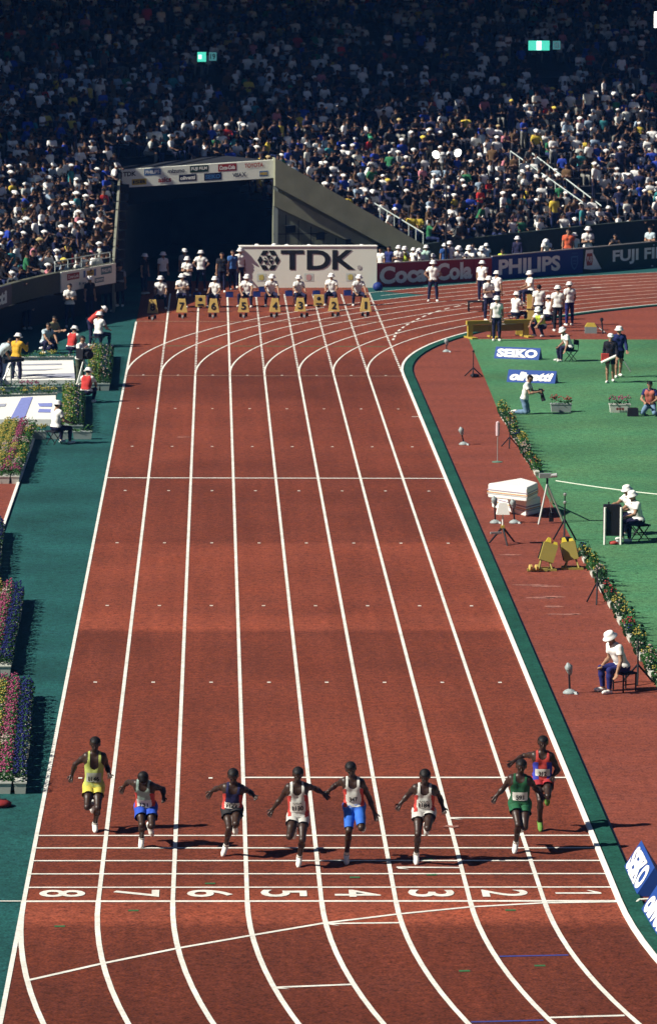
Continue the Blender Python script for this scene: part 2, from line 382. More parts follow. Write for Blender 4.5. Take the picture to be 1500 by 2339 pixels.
def figure(J, s=1.0, h=.014, fing=.0115):
    """J: joint positions. returns body arrays plus per-vertex bone label, position along the bone and torso coordinates"""
    J = {k: np.asarray(v, float) for k, v in J.items()}
    upv = unit(J['neck']-J['pelvis']); lat = J['shL']-J['shR']; lat = unit(lat-upv*(lat@upv)); fr = unit(np.cross(lat, upv))   # fr = front
    if fr@J['face'] < 0 and abs(fr@J['face']) > .3: fr = -fr
    pr = []; lab = []
    def cap(l, a, b, ra, rb, k=.03): pr.append((np.asarray(a, float), np.asarray(b, float), ra*s, rb*s, k*s)); lab.append(l)
    pel, neck = J['pelvis'], J['neck']; tl = np.linalg.norm(neck-pel)
    cap('pelvis', J['hipR']+upv*.02*s, J['hipL']+upv*.02*s, .098, .098, .05)
    for sg in (-1, 1):
        cap('torso', pel+lat*sg*.055*s, pel+upv*tl*.42+lat*sg*.045*s, .098, .092, .06)
        cap('torso', pel+upv*tl*.42+lat*sg*.045*s, pel+upv*tl*.78+lat*sg*.085*s+fr*.01*s, .092, .104, .06)
    cap('torso', J['shR']*.78+J['shL']*.22-upv*.06*s, J['shL']*.78+J['shR']*.22-upv*.06*s, .085, .085, .06)
    cap('torso', J['shR']*.92+J['shL']*.08, neck-upv*.0, .052, .058, .05); cap('torso', J['shL']*.92+J['shR']*.08, neck, .052, .058, .05)
    hd = J['head']; hu = unit(hd-neck); hf = J['face']-hu*(J['face']@hu); hf = unit(hf); hl = np.cross(hu, hf)
    cap('neck', neck-upv*.02*s, hd-hu*.05*s-hf*.01*s, .058, .052, .03)
    cap('head', hd+hu*.035*s-hf*.022*s, hd+hu*.03*s+hf*.022*s, .088, .080, .03)
    cap('head', hd-hu*.02*s+hf*.01*s, hd-hu*.075*s+hf*.045*s, .068, .040, .04)
    cap('head', hd-hu*.005*s+hf*.10*s, hd-hu*.032*s+hf*.112*s, .011, .016, .015)
    cap('head', hd-hu*.062*s+hf*.078*s-hl*.015*s, hd-hu*.062*s+hf*.078*s+hl*.015*s, .011, .011, .01)
    for sg in (-1, 1): cap('head', hd+hl*sg*.083*s+hu*.015*s, hd+hl*sg*.085*s-hu*.022*s, .015, .012, .01)
    for S_ in 'RL':
        sh, el, wr, tip = J['sh'+S_], J['el'+S_], J['wr'+S_], J['hd'+S_]
        cap('arm'+S_, sh, sh*.55+el*.45, .062, .052, .04); cap('arm'+S_, sh*.55+el*.45, el, .052, .040, .03)
        cap('fore'+S_, el, el*.65+wr*.35, .040, .043, .03); cap('fore'+S_, el*.65+wr*.35, wr, .043, .027, .03)
        hd_ = unit(tip-wr); side = unit(np.cross(hd_, fr+.3*upv)); pal = np.cross(side, hd_)
        for q in (-1, 1): cap('hand'+S_, wr+side*q*.012*s, wr+hd_*.085*s+side*q*.022*s, .020, .017, .012)
        for fi, (o, L_) in enumerate(((-.033, .066), (-.011, .080), (.011, .075), (.032, .058))):
            b0 = wr+hd_*.088*s+side*o*s; b1 = b0+(hd_*.9+side*o*2.0+pal*.25)*L_*.55*s; b2 = b1+(hd_*.75+pal*.65)*L_*.45*s
            cap('hand'+S_, b0, b1, fing, fing*.92, .004); cap('hand'+S_, b1, b2, fing*.92, fing*.8, .004)
        tsg = -1 if S_ == 'R' else 1
        t0 = wr+hd_*.03*s-side*tsg*.025*s; t1 = t0+(hd_*.6-side*tsg*.75)*.045*s; cap('hand'+S_, t0, t1, fing*1.25, fing*1.1, .008); cap('hand'+S_, t1, t1+(hd_*.9-side*tsg*.2+pal*.3)*.04*s, fing*1.1, fing*.9, .005)
        hp, kn, an, to = J['hip'+S_], J['kn'+S_], J['an'+S_], J['to'+S_]
        cap('thigh'+S_, hp, hp*.5+kn*.5, .088, .074, .05); cap('thigh'+S_, hp*.5+kn*.5, kn, .074, .055, .03)
        cap('shank'+S_, kn, kn*.68+an*.32, .052, .056, .03); cap('shank'+S_, kn*.68+an*.32, an, .056, .035, .03)
        fd = unit(to-an); sd = unit(an-kn); hb = unit(np.cross(np.cross(fd, sd), fd))   # under the heel, square to the sole
        cap('foot'+S_, an+hb*.0*s, an-fd*.035*s+sd*.045*s, .036, .034, .02)
        cap('foot'+S_, an+sd*.03*s, an*.25+to*.75+sd*.012*s, .040, .036, .02); cap('foot'+S_, an*.25+to*.75+sd*.012*s, to, .036, .026, .02)
    V, F = iso(pr, h); N = vnormals(V, F)
    best = np.full(len(V), 9.0); li = np.zeros(len(V), int)
    for i, p in enumerate(pr):
        d_, _ = seg_dist(V, p[0], p[1], p[2], p[3]); m_ = d_ < best; best[m_] = d_[m_]; li[m_] = i
    lab = np.array(lab)[li]
    def along(a, b): ab = b-a; return ((V-a)@ab)/max(ab@ab, 1e-9)
    T = {}
    for S_ in 'RL':
        T['arm'+S_] = along(J['sh'+S_], J['el'+S_]); T['fore'+S_] = along(J['el'+S_], J['wr'+S_]); T['thigh'+S_] = along(J['hip'+S_], J['kn'+S_]); T['shank'+S_] = along(J['kn'+S_], J['an'+S_])
    rel = V-pel
    return dict(V=V, F=F, N=N, lab=lab, T=T, u=(rel@lat)/s, v=(rel@upv)/tl, w=(rel@fr)/s, J=J, up=upv, lat=lat, fr=fr, hu=hu, hf=hf, hl=hl, s=s,
                hh=((V-hd)@hu)/s, hb=((V-hd)@hf)/s, pel=pel, tl=tl)
def isin(B, *names): return np.isin(B['lab'], names)
def patch(B, mask, off, name):
    F = B['F'][mask[B['F']].all(1)]
    if len(F) == 0: return None
    u_, inv = np.unique(F, return_inverse=True)
    return arr_mesh(name, B['V'][u_]+B['N'][u_]*(off[u_][:, None] if isinstance(off, np.ndarray) else off), inv.reshape(F.shape))
def m_shirt(B, sleeve=.55, lo=-.03):
    m_ = (isin(B, 'torso') | (isin(B, 'pelvis') & (B['v'] > lo))) & (B['v'] > lo)
    for S_ in 'RL':
        m_ |= isin(B, 'arm'+S_) & (B['T']['arm'+S_] < sleeve)
        if sleeve > 1: m_ |= isin(B, 'fore'+S_) & (B['T']['fore'+S_] < .95) | isin(B, 'arm'+S_)
        m_ |= isin(B, 'thigh'+S_) & (B['v'] > .06) & (B['w'] < .12)
    return m_
def m_legs(B, ln, hi=.10):
    m_ = (isin(B, 'pelvis') | isin(B, 'torso')) & (B['v'] < hi)
    for S_ in 'RL':
        m_ |= isin(B, 'thigh'+S_) & (B['T']['thigh'+S_] < min(ln, 1.2)) & (B['v'] < hi+.03)
        if ln > 1: m_ |= (isin(B, 'shank'+S_) & (B['T']['shank'+S_] < ln-1)) | isin(B, 'thigh'+S_)
    return m_
def m_singlet(B, scoop=.70):
    v, u, w_ = B['v'], np.abs(B['u']), B['w']
    m_ = (isin(B, 'torso', 'pelvis') | isin(B, 'armR', 'armL')) & (v > .02) & (v < 1.08) & (u < .165)
    m_ &= ~((v > scoop+.0) & (u < .072*np.clip((v-scoop)/.10, 0, 1)**.5+.0) & (w_ > -.02)) & ~((v > .82) & (u < .07) & (w_ <= -.02))
    m_ &= ~((v > .66) & (u > .165-.045*np.clip((v-.66)/.12, 0, 1)))
    return m_
def hair_mask(B): return isin(B, 'head') & ((B['hh'] > .055) | ((B['hb'] < -.02) & (B['hh'] > -.05)))
def hat_mesh(B, kind='bucket'):
    mb = MB(); s = B['s']; c = B['J']['head']; prof = {'bucket': [(.165, .012), (.168, .020), (.118, .052), (.112, .10), (.098, .135), (.06, .15), (.0, .152)], 'cap': [(.112, .03), (.113, .06), (.10, .11), (.06, .14), (0, .145)]}[kind]
    mb.lathe([(r*s, z*s) for r, z in prof], c, 14, B['hu'])
    if kind == 'cap':
        q = c+B['hu']*.045*s; f_, l_ = B['hf'], B['hl']
        mb.add([q+l_*.085*s+f_*.05*s, q+f_*.19*s+l_*.05*s, q+f_*.19*s-l_*.05*s, q-l_*.085*s+f_*.05*s], [(0, 1, 2, 3)])
    me = mb.mesh('hat'); me.polygons.foreach_set('use_smooth', [True]*len(me.polygons)); return me
UA, FA, HD_, TH, SH = .295, .255, .17, .44, .425
def fk(torso=(0, -.03, 1), armR=((-.18, 0, -1), (-.05, -.15, -1)), armL=((.18, 0, -1), (.05, -.15, -1)), legR=((-.05, 0, -1), (0, .02, -1)), legL=((.05, 0, -1), (0, .02, -1)),
       feet=((-.15, -1, -.16), (.15, -1, -.16)), head=(0, -.08, 1), face=(0, -1, -.08), tw=0.0, s=1.0):
    """forward kinematics; the figure faces -y, so its right hand is on -x"""
    J = {}; pel = np.zeros(3); t = unit(torso); J['pelvis'] = pel; J['neck'] = pel+t*.53*s
    lx = np.array([math.cos(tw), math.sin(tw), 0])
    J['shR'] = J['neck']-t*.055*s-lx*.175*s; J['shL'] = J['neck']-t*.055*s+lx*.175*s
    J['head'] = J['neck']+unit(head)*.165*s; J['face'] = unit(face)
    for S_, ar, le, sg, ft in (('R', armR, legR, -1, feet[0]), ('L', armL, legL, 1, feet[1])):
        J['el'+S_] = J['sh'+S_]+unit(ar[0])*UA*s; J['wr'+S_] = J['el'+S_]+unit(ar[1])*FA*s; J['hd'+S_] = J['wr'+S_]+unit(ar[2] if len(ar) > 2 else ar[1])*HD_*s
        J['hip'+S_] = pel+np.array([sg*.09, 0, -.03])*s; J['kn'+S_] = J['hip'+S_]+unit(le[0])*TH*s; J['an'+S_] = J['kn'+S_]+unit(le[1])*SH*s; J['to'+S_] = J['an'+S_]+unit(ft)*.175*s
    zmin = min(min(J['an'+S_][2]-.075*s, J['to'+S_][2]-.028*s, J['kn'+S_][2]-.06*s) for S_ in 'RL')
    for k in J:
        if k != 'face': J[k] = J[k]-np.array([0, 0, zmin])
    return J
POSE = {
 'stand': dict(), 'stand_b': dict(armR=((-.25, .1, -1), (.1, -.5, -.8)), armL=((.15, 0, -1), (0, -.1, -1)), legR=((-.10, -.05, -1), (0, .04, -1)), legL=((.08, .05, -1), (.02, .05, -1))),
 'akimbo': dict(armR=((-.75, .15, -1), (.75, -.25, -.75)), armL=((.75, .15, -1), (-.75, -.25, -.75)), legR=((-.16, 0, -1), (-.05, .02, -1)), legL=((.16, 0, -1), (.05, .02, -1))),
 'crossed': dict(armR=((-.2, -.12, -1), (.9, -.5, .12)), armL=((.2, -.12, -1), (-.9, -.55, .2)), legR=((-.1, 0, -1), (0, .02, -1)), legL=((.1, 0, -1), (0, .02, -1))),
 'walk': dict(armR=((-.2, .4, -1), (0, -.4, -1)), armL=((.2, -.3, -1), (0, -.6, -.7)), legR=((-.03, -.35, -1), (0, .05, -1)), legL=((.03, .18, -1), (0, .45, -1))),
 'sit': dict(torso=(0, -.12, 1), armR=((-.3, -.35, -1), (.15, -.9, -.28)), armL=((.3, -.35, -1), (-.15, -.9, -.28)), legR=((-.28, -1, -.05), (-.02, .05, -1)), legL=((.28, -1, -.05), (.02, .05, -1)), head=(0, -.12, 1), face=(0, -1, -.2)),
 'sit_lean': dict(torso=(0, -.5, 1), armR=((-.25, .15, -1), (.28, -.75, -.38), (.1, -.6, -.5)), armL=((.35, -.1, -1), (.05, -.40, -.9)), legR=((-.15, -1, -.02), (0, .12, -1)), legL=((.15, -1, -.02), (0, .0, -1)), head=(0, -.5, .9), face=(0, -1, -.35)),
 'kneel': dict(torso=(0, -.25, 1), armR=((-.2, -.5, -1), (.3, -1, .15)), armL=((.2, -.5, -1), (-.2, -1, .2)), legR=((-.15, -.25, -1), (0, 1, -.03)), legL=((.15, -.25, -1), (0, 1, -.03)), feet=((0, 1, -.2), (0, 1, -.2)), head=(0, -.4, 1), face=(0, -1, -.3)),
 'kneel_low': dict(torso=(0, -.2, 1), armR=((-.35, -.3, -1), (.6, -.9, -.35)), armL=((.35, -.3, -1), (-.6, -.9, -.35)), legR=((-.3, -.95, -.55), (0, 1, -.12)), legL=((.3, -.95, -.55), (0, 1, -.12)), feet=((0, 1, -.2), (0, 1, -.2)), head=(0, -.3, 1), face=(0, -1, -.5)),
 'squat': dict(torso=(0, -.45, 1), armR=((-.2, -.8, -.8), (.2, -.7, -.6)), armL=((.2, -.8, -.8), (-.2, -.7, -.6)), legR=((-.25, -1, .15), (0, .55, -1)), legL=((.25, -1, .15), (0, .55, -1)), head=(0, -.4, 1), face=(0, -1, -.3)),
 'shoot': dict(torso=(0, -.18, 1), armR=((-.5, -.5, -.9), (.45, -.8, .7)), armL=((.45, -.6, -.9), (-.4, -.8, .75)), legR=((-.12, -.1, -1), (0, .1, -1)), legL=((.14, -.02, -1), (0, .06, -1)), head=(0, -.25, 1)),
 'bend': dict(torso=(0, -.85, .75), armR=((-.1, -.5, -1), (.1, -.6, -1)), armL=((.1, -.5, -1), (-.1, -.6, -1)), legR=((-.1, -.1, -1), (0, .1, -1)), legL=((.1, -.1, -1), (0, .1, -1)), head=(0, -.8, .6), face=(0, -.7, -.7)),
 'sit_reach': dict(torso=(0, -.35, 1), armR=((-.1, -.9, -.6), (.1, -1, -.1)), armL=((.2, -.5, -1), (-.1, -1, -.2)), legR=((-.2, -1, -.05), (0, .05, -1)), legL=((.2, -1, -.05), (0, .05, -1)), head=(0, -.3, 1), face=(0, -1, -.15)),
}
CACHE = {}
def parts_for(pose, sleeve=.55, legs=1.93):
    key = (pose, sleeve, legs)
    if key in CACHE: return CACHE[key]
    B = figure(fk(**POSE[pose]), 1.0, .0135, .0135); P = {'B': B}
    P['body'] = arr_mesh('body', B['V'], B['F']); P['hair'] = patch(B, hair_mask(B), .010, 'hair')
    P['shirt'] = patch(B, m_shirt(B, sleeve), .014, 'shirt'); P['trousers'] = patch(B, m_legs(B, legs, .06), .012, 'trousers')
    P['vest'] = patch(B, isin(B, 'torso') & (B['v'] > .02) & (B['v'] < 1.0) & (np.abs(B['u']) < .17), .028, 'vest')
    P['shoeR'] = patch(B, isin(B, 'footR'), .010, 'shoe'); P['shoeL'] = patch(B, isin(B, 'footL'), .010, 'shoe')
    P['bucket'] = hat_mesh(B, 'bucket'); P['cap'] = hat_mesh(B, 'cap')
    CACHE[key] = P; return P
def person(loc, pose, rz, label, shirt=M_WSHIRT, trousers=M_NAVY, hat=M_WHAT, kind='bucket', vest=None, sleeve=.55, legs=1.93, skin=M_SKIN, shoe=M_SHOE, s=.97, group=None, hair=M_HAIR):
    P = parts_for(pose, sleeve, legs)
    t = thing('person', loc, label, 'person', group, rz); t.scale = (s, s, s)
    link('body', P['body'], skin, t); link('shirt', P['shirt'], shirt, t); link('trousers', P['trousers'], trousers, t)
    link('shoe', P['shoeR'], shoe, t); link('shoe', P['shoeL'], shoe, t)
    if vest: link('vest', P['vest'], vest, t)
    if hat: link('hat', P[kind], hat, t)
    if P['hair'] is not None: link('hair', P['hair'], hair, t)
    return t
# ------------------------------------------------------------------ the stands behind the far bend
RS, ZS, SL = 54.0, 1.95, .42                      # radius of the front wall, its height, slope of the seating
RW, RH = .75, .315                                # row depth and rise
def zrow(R): return 1.15+(R-RS)*SL
def onR(px, py, R):
    d = ray(px, py); o = CAMP[:2]-CF; a = d[:2]@d[:2]; b = 2*o@d[:2]; c_ = o@o-R*R
    return CAMP+d*((-b+math.sqrt(b*b-4*a*c_))/(2*a))
def oncone(px, py, h=0.0):
    """where a sight line meets the seating slope raised by h"""
    best = None
    for R in np.arange(RS, RS+60, .1):
        q = onR(px, py, R)
        if q[2] <= zrow(R)+h: return q
    return q
TL0 = onR(262, 600, RS); TL1 = onR(277, 387, 62.0); TR1 = GY(625, 362, TL1[1]+1.2); TR0 = onR(965, 560, RS)
TLB, TRB = TL1[:2]+np.array([-1.3, 1.6]), TR1[:2]+np.array([-2.2, 4.0])         # the flat top of the tunnel mouth reaches back to the seats here
TPOLY = [TL0[:2]+(TL0[:2]-TL1[:2])*.2, TL1[:2], TLB, TRB, TR1[:2], TR0[:2]+(TR0[:2]-TR1[:2])*.2]
def inpoly(p, poly):
    c = False; n = len(poly)
    for i in range(n):
        a, b = poly[i], poly[(i+1) % n]
        if (a[1] > p[1]) != (b[1] > p[1]) and p[0] < (b[0]-a[0])*(p[1]-a[1])/(b[1]-a[1])+a[0]: c = not c
    return c
A0, A1 = rad(90), rad(186)
stand = thing('grandstand', (0, 0, 0), 'huge curved grandstand packed with spectators behind the far bend, dark at the top', 'grandstand')
tm = MB(); NA = 420; NR = 46
AA = np.linspace(A0, A1, NA+1)
for i in range(NR):
    r0, r1 = RS+.1+RW*i, RS+.1+RW*(i+1); z = 1.15+RH*i
    for j in range(NA):
        pm = pt(CF, (r0+r1)/2, (AA[j]+AA[j+1])/2)
        if r0 < 68 and inpoly(pm, TPOLY): continue
        a, b, c, d = pt(CF, r0, AA[j]), pt(CF, r1, AA[j]), pt(CF, r1, AA[j+1]), pt(CF, r0, AA[j+1])
        tm.add([(*a, z), (*b, z), (*c, z), (*d, z), (*a, z-RH-.02), (*d, z-RH-.02)], [(0, 1, 2, 3), (0, 3, 5, 4)])
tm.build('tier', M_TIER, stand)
# front walls: a dark recess at track level, a coloured parapet above
def arcwall(a0, a1, R, th, z0, z1, n=60):
    mb = MB(); A = np.linspace(a0, a1, n+1)
    for a in A:
        p, q = pt(CF, R, a), pt(CF, R+th, a); mb.v += [(*p, z0), (*p, z1), (*q, z1), (*q, z0)]
    mb.f = [(4*i+k, 4*i+(k+1) % 4, 4*(i+1)+(k+1) % 4, 4*(i+1)+k) for i in range(n) for k in range(4)]+[(0, 3, 2, 1), (4*n, 4*n+1, 4*n+2, 4*n+3)]
    return mb
def ang(p): return math.atan2(p[1]-CF[1], p[0]-CF[0])
aL, aR = ang(TL0), ang(TR0)
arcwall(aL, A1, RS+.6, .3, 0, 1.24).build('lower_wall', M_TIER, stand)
aP = ang(onR(137, 640, RS)); aO = ang(onR(24, 670, RS))
arcwall(aP+.0006, aO, RS, .25, 1.24, 2.04).build('parapet', M_OLIVE, stand)
arcwall(aO+.0006, A1, RS, .25, 1.24, 2.04).build('parapet', M_OLIVE, stand)
arcwall(aL, aP, RS+.02, .25, 1.24, 2.03).build('parapet', M_OLIVE, stand)
mb = MB(); A = np.linspace(A0, aR-.002, 61)
for a in A:
    p, q = pt(CF, RS, a), pt(CF, RS+.25, a); zt = 1.48+.62*min(1, (aR-a)/.24)
    mb.v += [(*p, 0), (*p, zt), (*q, zt), (*q, 0)]
mb.f = [(4*i+k, 4*i+(k+1) % 4, 4*(i+1)+(k+1) % 4, 4*(i+1)+k) for i in range(60) for k in range(4)]
mb.build('parapet', M_DKGREEN, stand)
# tunnel: side walls rising with the seats, the advertising fascia, dark interior
def ramp_wall(name, p0, p1, zb0, zt0, zb1, zt1, th, m, parent, off=0.0):
    """wall slab from p0 to p1 with sloping bottom and top, thickness th to the left of p0->p1, pushed off by off"""
    d = unit(np.array([p1[0]-p0[0], p1[1]-p0[1]])); nn = np.array([-d[1], d[0]])
    a, b = np.array(p0[:2])+nn*off, np.array(p1[:2])+nn*off; V = []
    for (q, zb, zt) in ((a, zb0, zt0), (b, zb1, zt1)):
        for k in (0, 1): V += [(*(q+nn*th*k), zb), (*(q+nn*th*k), zt)]
    mb = MB().add(V, [(0, 1, 5, 4), (2, 6, 7, 3), (1, 3, 7, 5), (0, 4, 6, 2), (0, 2, 3, 1), (4, 5, 7, 6)]); return mb.build(name, m, parent)
zl0, zl1, zr0, zr1 = 2.12, TL1[2]+.05, TR0[2]+.02, TR1[2]+.05
M_TUN = mat('grey_tunnel_concrete', (.11, .13, .13), .95, .25, 1.5)  # plain grey concrete of the tunnel interior
M_SIDE = mat('pale_concrete_edge', (.22, .23, .18), .9, .25, 2)
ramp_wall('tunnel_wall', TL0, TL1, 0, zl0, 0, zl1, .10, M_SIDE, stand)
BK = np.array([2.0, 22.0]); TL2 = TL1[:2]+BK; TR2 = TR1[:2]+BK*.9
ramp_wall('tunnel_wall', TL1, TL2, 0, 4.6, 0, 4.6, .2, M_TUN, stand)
M_RAMP = mat('ramp_concrete', (.225, .235, .165), .95, .3, 1.6, .4)  # base tone of the ramp concrete
# right wall runs back from TR0 to TR1; its visible face looks left, so thickness goes to the right (negative)
ramp_wall('ramp_coping', TR0, TR1, zr0-1.00, zr0, zr1-1.25, zr1, -.62, M_RAMP, stand, .34)
ramp_wall('ramp_beam', TR0, TR1, zr0-1.42, zr0-1.14, zr1-2.15, zr1-1.43, -.40, M_RAMP, stand, .14)
ramp_wall('tunnel_wall', TR0, TR1, -.2, zr0-.9, -.2, zr1-1.1, -.28, mat('grey_block_wall', (.16, .18, .13), .95, .25, 3, .4), stand)
gm = MB(); dR = unit(np.array(TR1[:2])-np.array(TR0[:2])); nR = np.array([-dR[1], dR[0]]); LR = np.linalg.norm(TR1[:2]-TR0[:2])
for k in range(1, 12):
    q = TR0[:2]+dR*LR*k/12+nR*.012; zt = (zr0-1.5)+(zr1-zr0-.8)*k/12
    if zt > .2: gm.add([(*(q-dR*.02), 0), (*(q+dR*.02), 0), (*(q+dR*.02), zt), (*(q-dR*.02), zt)], [(0, 1, 2, 3)])
for z in (.5, 1.0, 1.5, 2.0):
    k = max(0, min(1, (z-(zr0-1.5))/(zr1-zr0-.8))); a = TR0[:2]+dR*LR*k+nR*.012; b = TR1[:2]+nR*.012
    gm.add([(*a, z), (*b, z), (*b, z+.035), (*a, z+.035)], [(0, 1, 2, 3)])
gm.build('panel_joint', M_TIER, stand)
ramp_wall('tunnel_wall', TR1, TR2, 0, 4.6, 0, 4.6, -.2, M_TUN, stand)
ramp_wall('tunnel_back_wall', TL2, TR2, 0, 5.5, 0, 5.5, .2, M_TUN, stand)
# fascia with the sponsors' names
def board(name, p0, p1, zb0, zb1, hgt, m, label, cat, th=.10, hgt1=None):
    """upright board whose front runs p0 -> p1 (left to right as seen from the track); children use x along, z up, front at y=0"""
    p0 = np.array(p0[:2]); p1 = np.array(p1[:2]); L_ = np.linalg.norm(p1-p0); rz = math.atan2(p1[1]-p0[1], p1[0]-p0[0])
    t = thing(name, (*p0, 0), label, cat, None, rz); h1 = hgt if hgt1 is None else hgt1
    V = [(0, 0, zb0), (L_, 0, zb1), (L_, 0, zb1+h1), (0, 0, zb0+hgt), (0, th, zb0), (L_, th, zb1), (L_, th, zb1+h1), (0, th, zb0+hgt)]
    MB().add(V, [(0, 1, 2, 3), (5, 4, 7, 6), (3, 2, 6, 7), (0, 4, 5, 1), (1, 5, 6, 2), (4, 0, 3, 7)]).build('panel', m, t)
    t['len'] = L_; return t, L_, (zb1-zb0)/L_
def put(t, mb, x, z, m, name='lettering', sl=0.0, y=-.012, zb=0.0):
    """place flat lettering on a board, following its slope"""
    o = MB(); o.f = list(mb.f); o.v = [(v[0]+x, v[1]+y, v[2]+z+zb+(v[0]+x)*sl) for v in mb.v]
    return o.build(name, m, t)
def rect(w_, h_): return MB().add([(-w_/2, 0, -h_/2), (w_/2, 0, -h_/2), (w_/2, 0, h_/2), (-w_/2, 0, h_/2)], [(0, 1, 2, 3)])
def tri_logo(R):
    """round hexagonal emblem of dark and light triangles"""
    mb = MB(); P = lambda r, a: (r*math.cos(a), 0, r*math.sin(a))
    for k in range(6):
        a = k*math.pi/3; b = a+math.pi/3; m_ = (a+b)/2; c3 = math.cos(math.pi/6)
        mid = P(R*c3, m_); va, vb = P(R, a), P(R, b); ia = P(R*.5, a); ib = P(R*.5, b)
        mb.add([va, mid, ia], [(0, 1, 2)]) ; mb.add([vb, ib, mid], [(0, 1, 2)])
        if k % 2: mb.add([(0, 0, 0), ia, ib], [(0, 1, 2)])
        else: mb.add([P(R*.16, m_), P(R*.44, m_-.22), P(R*.44, m_+.22)], [(0, 1, 2)])
    return mb
CB = {'red': mat('red_ad_paint', (.30, .025, .030), .5, .06), 'blue': mat('blue_ad_paint', (.012, .045, .22), .5, .06), 'navy': mat('navy_ad_paint', (.012, .018, .060), .5, .06),
      'green': mat('dark_green_ad_paint', (.010, .045, .035), .5, .06), 'yellow': mat('yellow_ad_paint', (.60, .42, .05), .5, .06), 'lblue': mat('pale_blue_ad_paint', (.05, .16, .38), .5, .06),
      'cream': M_CREAM, 'ink': M_INK, 'white': mat('white_ad_paint', (.90, .91, .84), .6, .05), 'teal': mat('teal_ad_paint', (.03, .16, .19), .5, .06), 'orange': mat('red_orange_paint', (.42, .07, .04), .5, .06)}
zfa, zfb = TL1[2]-.82, TR1[2]-.86
fas, FL, fs = board('sponsor_banner', TL1, TR1, zfa, zfb, .80, M_CREAM, 'long cream sponsor banner across the top of the dark tunnel mouth', 'banner', .25)
for (x, z, txt, bgc, fg, w_, h_) in ((.055, .60, 'TDK', None, 'ink', .55, .20), (.068+.05, .22, 'ISB', 'yellow', 'ink', .62, .24), (.205, .62, 'PHILIPS', 'lblue', 'white', .70, .26), (.285, .24, 'asics', None, 'red', .55, .22),
       (.36, .60, 'mizuno', None, 'navy', .72, .18), (.435, .26, 'olivetti', 'navy', 'white', .74, .28), (.51, .62, 'FUJI FILM', 'green', 'white', .78, .28), (.60, .24, 'SEIKO', 'navy', 'lblue', .74, .30), (.695, .60, 'Coca-Cola', 'red', 'white', .78, .30),
       (.76, .24, 'VISA', None, 'navy', .40, .18), (.805, .24, 'X', None, 'navy', .18, .20), (.87, .62, 'TOYOTA', None, 'orange', .80, .20), (.935, .22, 'MBS', 'lblue', 'yellow', .36, .22)):
    if bgc: put(fas, rect(w_*1.06, h_*1.08), x*FL, z, CB[bgc], 'logo_panel', fs, -.006, zfa)
    put(fas, text_mb(txt, w_*(.90 if bgc else 1.05), h_*(.62 if bgc else 1.0), .035), x*FL, z, CB[fg], 'lettering', fs, -.012, zfa)
zt = TL1[2]-.10; ub = unit(np.array([-(TR1-TL1)[1], (TR1-TL1)[0]])); ta, tb_ = TL1[:2]+ub*.27, TR1[:2]+ub*.27
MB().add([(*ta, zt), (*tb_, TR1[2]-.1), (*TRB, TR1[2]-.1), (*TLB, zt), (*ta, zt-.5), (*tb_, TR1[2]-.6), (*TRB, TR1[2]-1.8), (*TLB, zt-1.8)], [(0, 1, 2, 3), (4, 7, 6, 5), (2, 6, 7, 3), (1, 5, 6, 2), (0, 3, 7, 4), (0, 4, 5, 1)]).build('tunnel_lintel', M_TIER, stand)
# unseen roof added to shade the top rows; spaced lip beams soften the edge
ZR = 12.6
edge = []
for px, py in ((-700, 410), (-250, 404), (0, 400), (130, 390), (260, 360), (420, 325), (560, 305), (760, 295), (1000, 288), (1250, 270), (1500, 252), (1800, 220), (2200, 200)):
    q = oncone(px, py, .8) if 0 <= px <= 1500 else None
    if q is None:
        e0, e1 = oncone(0 if px < 0 else 1250, 400 if px < 0 else 270, .8), oncone(130 if px < 0 else 1500, 392 if px < 0 else 252, .8)
        q = e0+(e1-e0)*((px-(0 if px < 0 else 1250))/(130 if px < 0 else 250))
    t_ = (ZR-q[2])/SUND[2]; edge.append(q+SUND*t_)
roof = thing('added_shade_roof', (0, 0, 0), 'unseen flat roof added to shade the upper rows of the grandstand', 'roof')
mb = MB(); n = len(edge)
out = [np.array([*(CF+(e[:2]-CF)*(1+60/np.linalg.norm(e[:2]-CF))), ZR+9.5]) for e in edge]
inn = [np.array([*(CF+(e[:2]-CF)*(1+2.2/np.linalg.norm(e[:2]-CF))), ZR+.3]) for e in edge]
mb.add(list(inn)+list(out)+[p+np.array([0, 0, .4]) for p in inn]+[p+np.array([0, 0, .4]) for p in out],
       [(i, i+1, n+i+1, n+i) for i in range(n-1)]+[(2*n+i, 3*n+i, 3*n+i+1, 2*n+i+1) for i in range(n-1)]+[(i, 2*n+i, 2*n+i+1, i+1) for i in range(n-1)])
mb.build('added_roof_deck', M_DARK, roof)
mb = MB()
for k, (off, wd) in enumerate(((-1.1, .12), (-.3, .25), (.5, .4), (1.3, .6))):
    L0 = [CF+(e[:2]-CF)*(1+off/np.linalg.norm(e[:2]-CF)) for e in edge]; L1 = [CF+(e[:2]-CF)*(1+(off+wd)/np.linalg.norm(e[:2]-CF)) for e in edge]
    mb.add([(*p, ZR) for p in L0]+[(*p, ZR) for p in L1]+[(*p, ZR+.25) for p in L0]+[(*p, ZR+.25) for p in L1],
           [(i, n+i, n+i+1, i+1) for i in range(n-1)]+[(2*n+i, 2*n+i+1, 3*n+i+1, 3*n+i) for i in range(n-1)]+[(i, i+1, 2*n+i+1, 2*n+i) for i in range(n-1)])
mb.build('added_roof_beam', M_DARK, roof)
mb = MB()
for i in range(0, n, 2):
    q = CF+(edge[i][:2]-CF)*(1+50/np.linalg.norm(edge[i][:2]-CF)); mb.tube((*q, 0), (*q, ZR+3.5), .4)
mb.build('column', M_CONC, roof)
